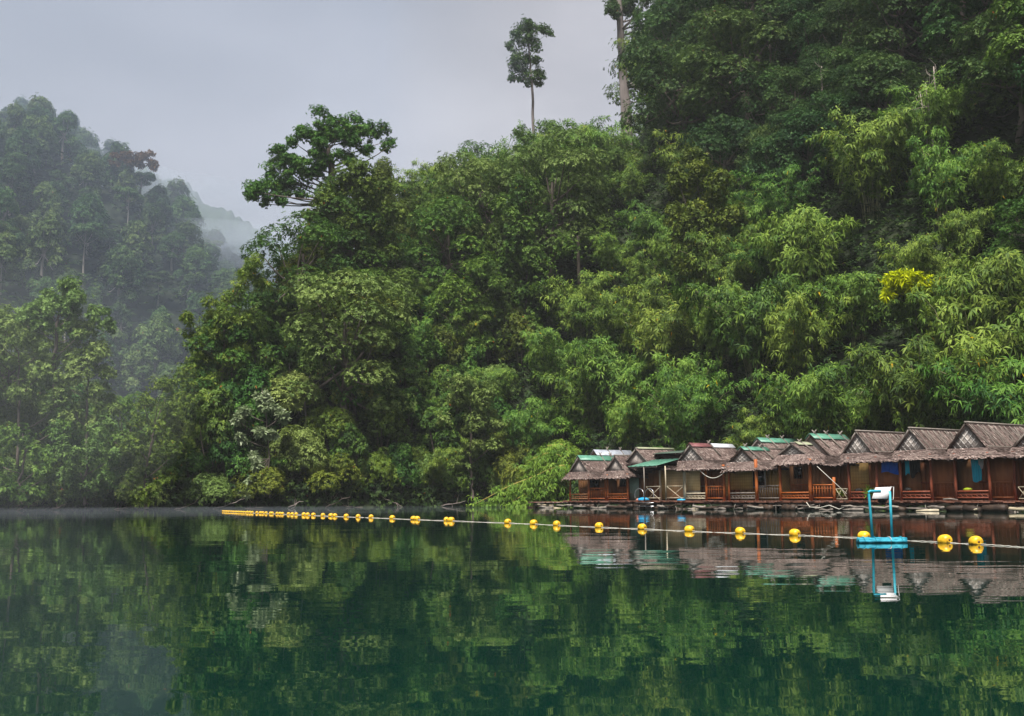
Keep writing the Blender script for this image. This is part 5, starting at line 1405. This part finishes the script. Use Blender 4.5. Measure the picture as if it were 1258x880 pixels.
# plants in pots
def pot(lab, px, y, seed, hgt=.5):
    r = np.random.default_rng(seed)
    o = empty('potted_plant', loc(s_of(px, y), y, DECK)); tag(o, lab, 'plant')
    m_ = MB(); lathe(m_, [(0, .001), (0, .09), (.2, .14), (.2, .11), (.17, .001)], 12)
    m_.v[0] = m_.v[0][:, [1, 2, 0]]
    m_.build('pot', CLAY, o, True)
    m_ = MB(); n_ = 22
    P = np.column_stack([r.normal(0, .06, (n_, 2)), r.uniform(.2, .2+hgt*.6, n_)])
    sprays(m_, P, np.column_stack([r.normal(0, .4, (n_, 2)), np.ones(n_)]), 4, hgt*.6, .07, .2, .6, None, r)
    m_.build('foliage', L_LIME, o)
pot('green plant in a pot behind the crossed lattice', 1033, 1.0, 1, .55)
pot('green plant in a pot on the deck, left of the white board', 1067, .25, 2, .75)

# ------------------------------------------------------------------ which tree is which: a label for every plant of the forest
LM = [('the slender tall tree', 650, 110), ('the giant pale trunk', 768, 90), ('the broad spreading tree', 395, 200), ('the yellow leaved bush', 1120, 352), ('the pale leaved creeper', 320, 520), ('the leaning lime green bamboo', 650, 590),
      ('the first hut on the left', 705, 575), ('the green awning', 805, 568), ('the orange porch frame', 875, 555), ('the notched thatch hut', 920, 555), ('the brown green ridged hut', 1020, 545), ('the first tall red hut', 1075, 540),
      ('the second tall red hut', 1145, 535), ('the nearest red hut', 1215, 530), ('the far end of the buoy line', 280, 610), ('the stout brown bare trunk', 712, 330), ('the dark straight bare trunk', 949, 110), ('the tall bank tree', 70, 400),
      ('the hazy pale trunked tree', 157, 260), ('the gap in the banks', 148, 600), ('the upper right corner', 1235, 20), ('the upper left hilltop', 40, 130), ('the misty saddle', 320, 290), ('the lower left bank', 20, 600)]
LOOK = {'broad': ['rounded leafy green tree', 'round crowned green tree', 'bushy mid green tree'], 'dark': ['dark green crowned tree', 'big dark leafed tree', 'tall dark tree'],
        'bamboo': ['clump of arching bamboo', 'drooping bamboo clump', 'pale green bamboo clump'], 'branch': ['bare fallen branch'], 'shrub': ['leafy bush'], 'tower': ['creeper clad column tree', 'tree cloaked in creepers', 'olive creeper covered tree'],
        'far': ['hazy round crowned tree', 'hazy bushy tree', 'hazy broad crowned tree', 'hazy low round tree', 'hazy flat topped emergent tree']}
GRP = {'branch': 'fallen branches at the waterline', 'shrub': 'bushes of the banks', 'broad': 'broadleaf trees of the slope', 'dark': 'dark trees of the upper slope', 'bamboo': 'bamboo clumps of the slope', 'tower': 'creeper clad trees of the promontory', 'far': 'hazy trees across the valley'}
NUM = 'the,second,third,fourth,fifth,sixth,seventh,eighth,ninth,tenth,eleventh,twelfth,thirteenth,fourteenth,fifteenth,sixteenth,seventeenth,eighteenth,nineteenth,twentieth'.split(',')
NUM += ['twenty-'+q for q in 'first second third fourth fifth sixth seventh eighth ninth'.split()]+['thirtieth']+['thirty-'+q for q in 'first second third fourth fifth sixth seventh eighth ninth'.split()]+['fortieth']
def side(dx, dy):
    a = math.degrees(math.atan2(-dy, dx)) % 360
    return ['right of', 'up and right of', 'above', 'up and left of', 'left of', 'down and left of', 'below', 'down and right of'][int((a+22.5)//45) % 8]
sets = {}
for (o, kind, c) in TREES+FARS+FALLEN:
    q = pix(np.array([c]))[0]
    best = min(LM, key=lambda m_: math.hypot(m_[1]-q[0], m_[2]-q[1]))
    sets.setdefault((kind, best[0], side(q[0]-best[1], q[1]-best[2])), []).append((math.hypot(q[0]-best[1], q[1]-best[2]), o))
for (kind, lm_n, sd), v in sets.items():
    v.sort(key=lambda t_: t_[0])
    look = LOOK[kind][0] if kind != 'far' else 'hazy round crowned tree'
    for i, (_, o) in enumerate(v):
        o['label'] = ('%s %s %s' % (look, sd, lm_n)) if len(v) == 1 else '%s %s %s, %s nearest' % (look, sd, lm_n, NUM[min(i, len(NUM)-1)])
        o['group'] = GRP[kind]
print('kinds', {k: sum(1 for t in TREES if t[1] == k) for k in KIND}, len(FARS))
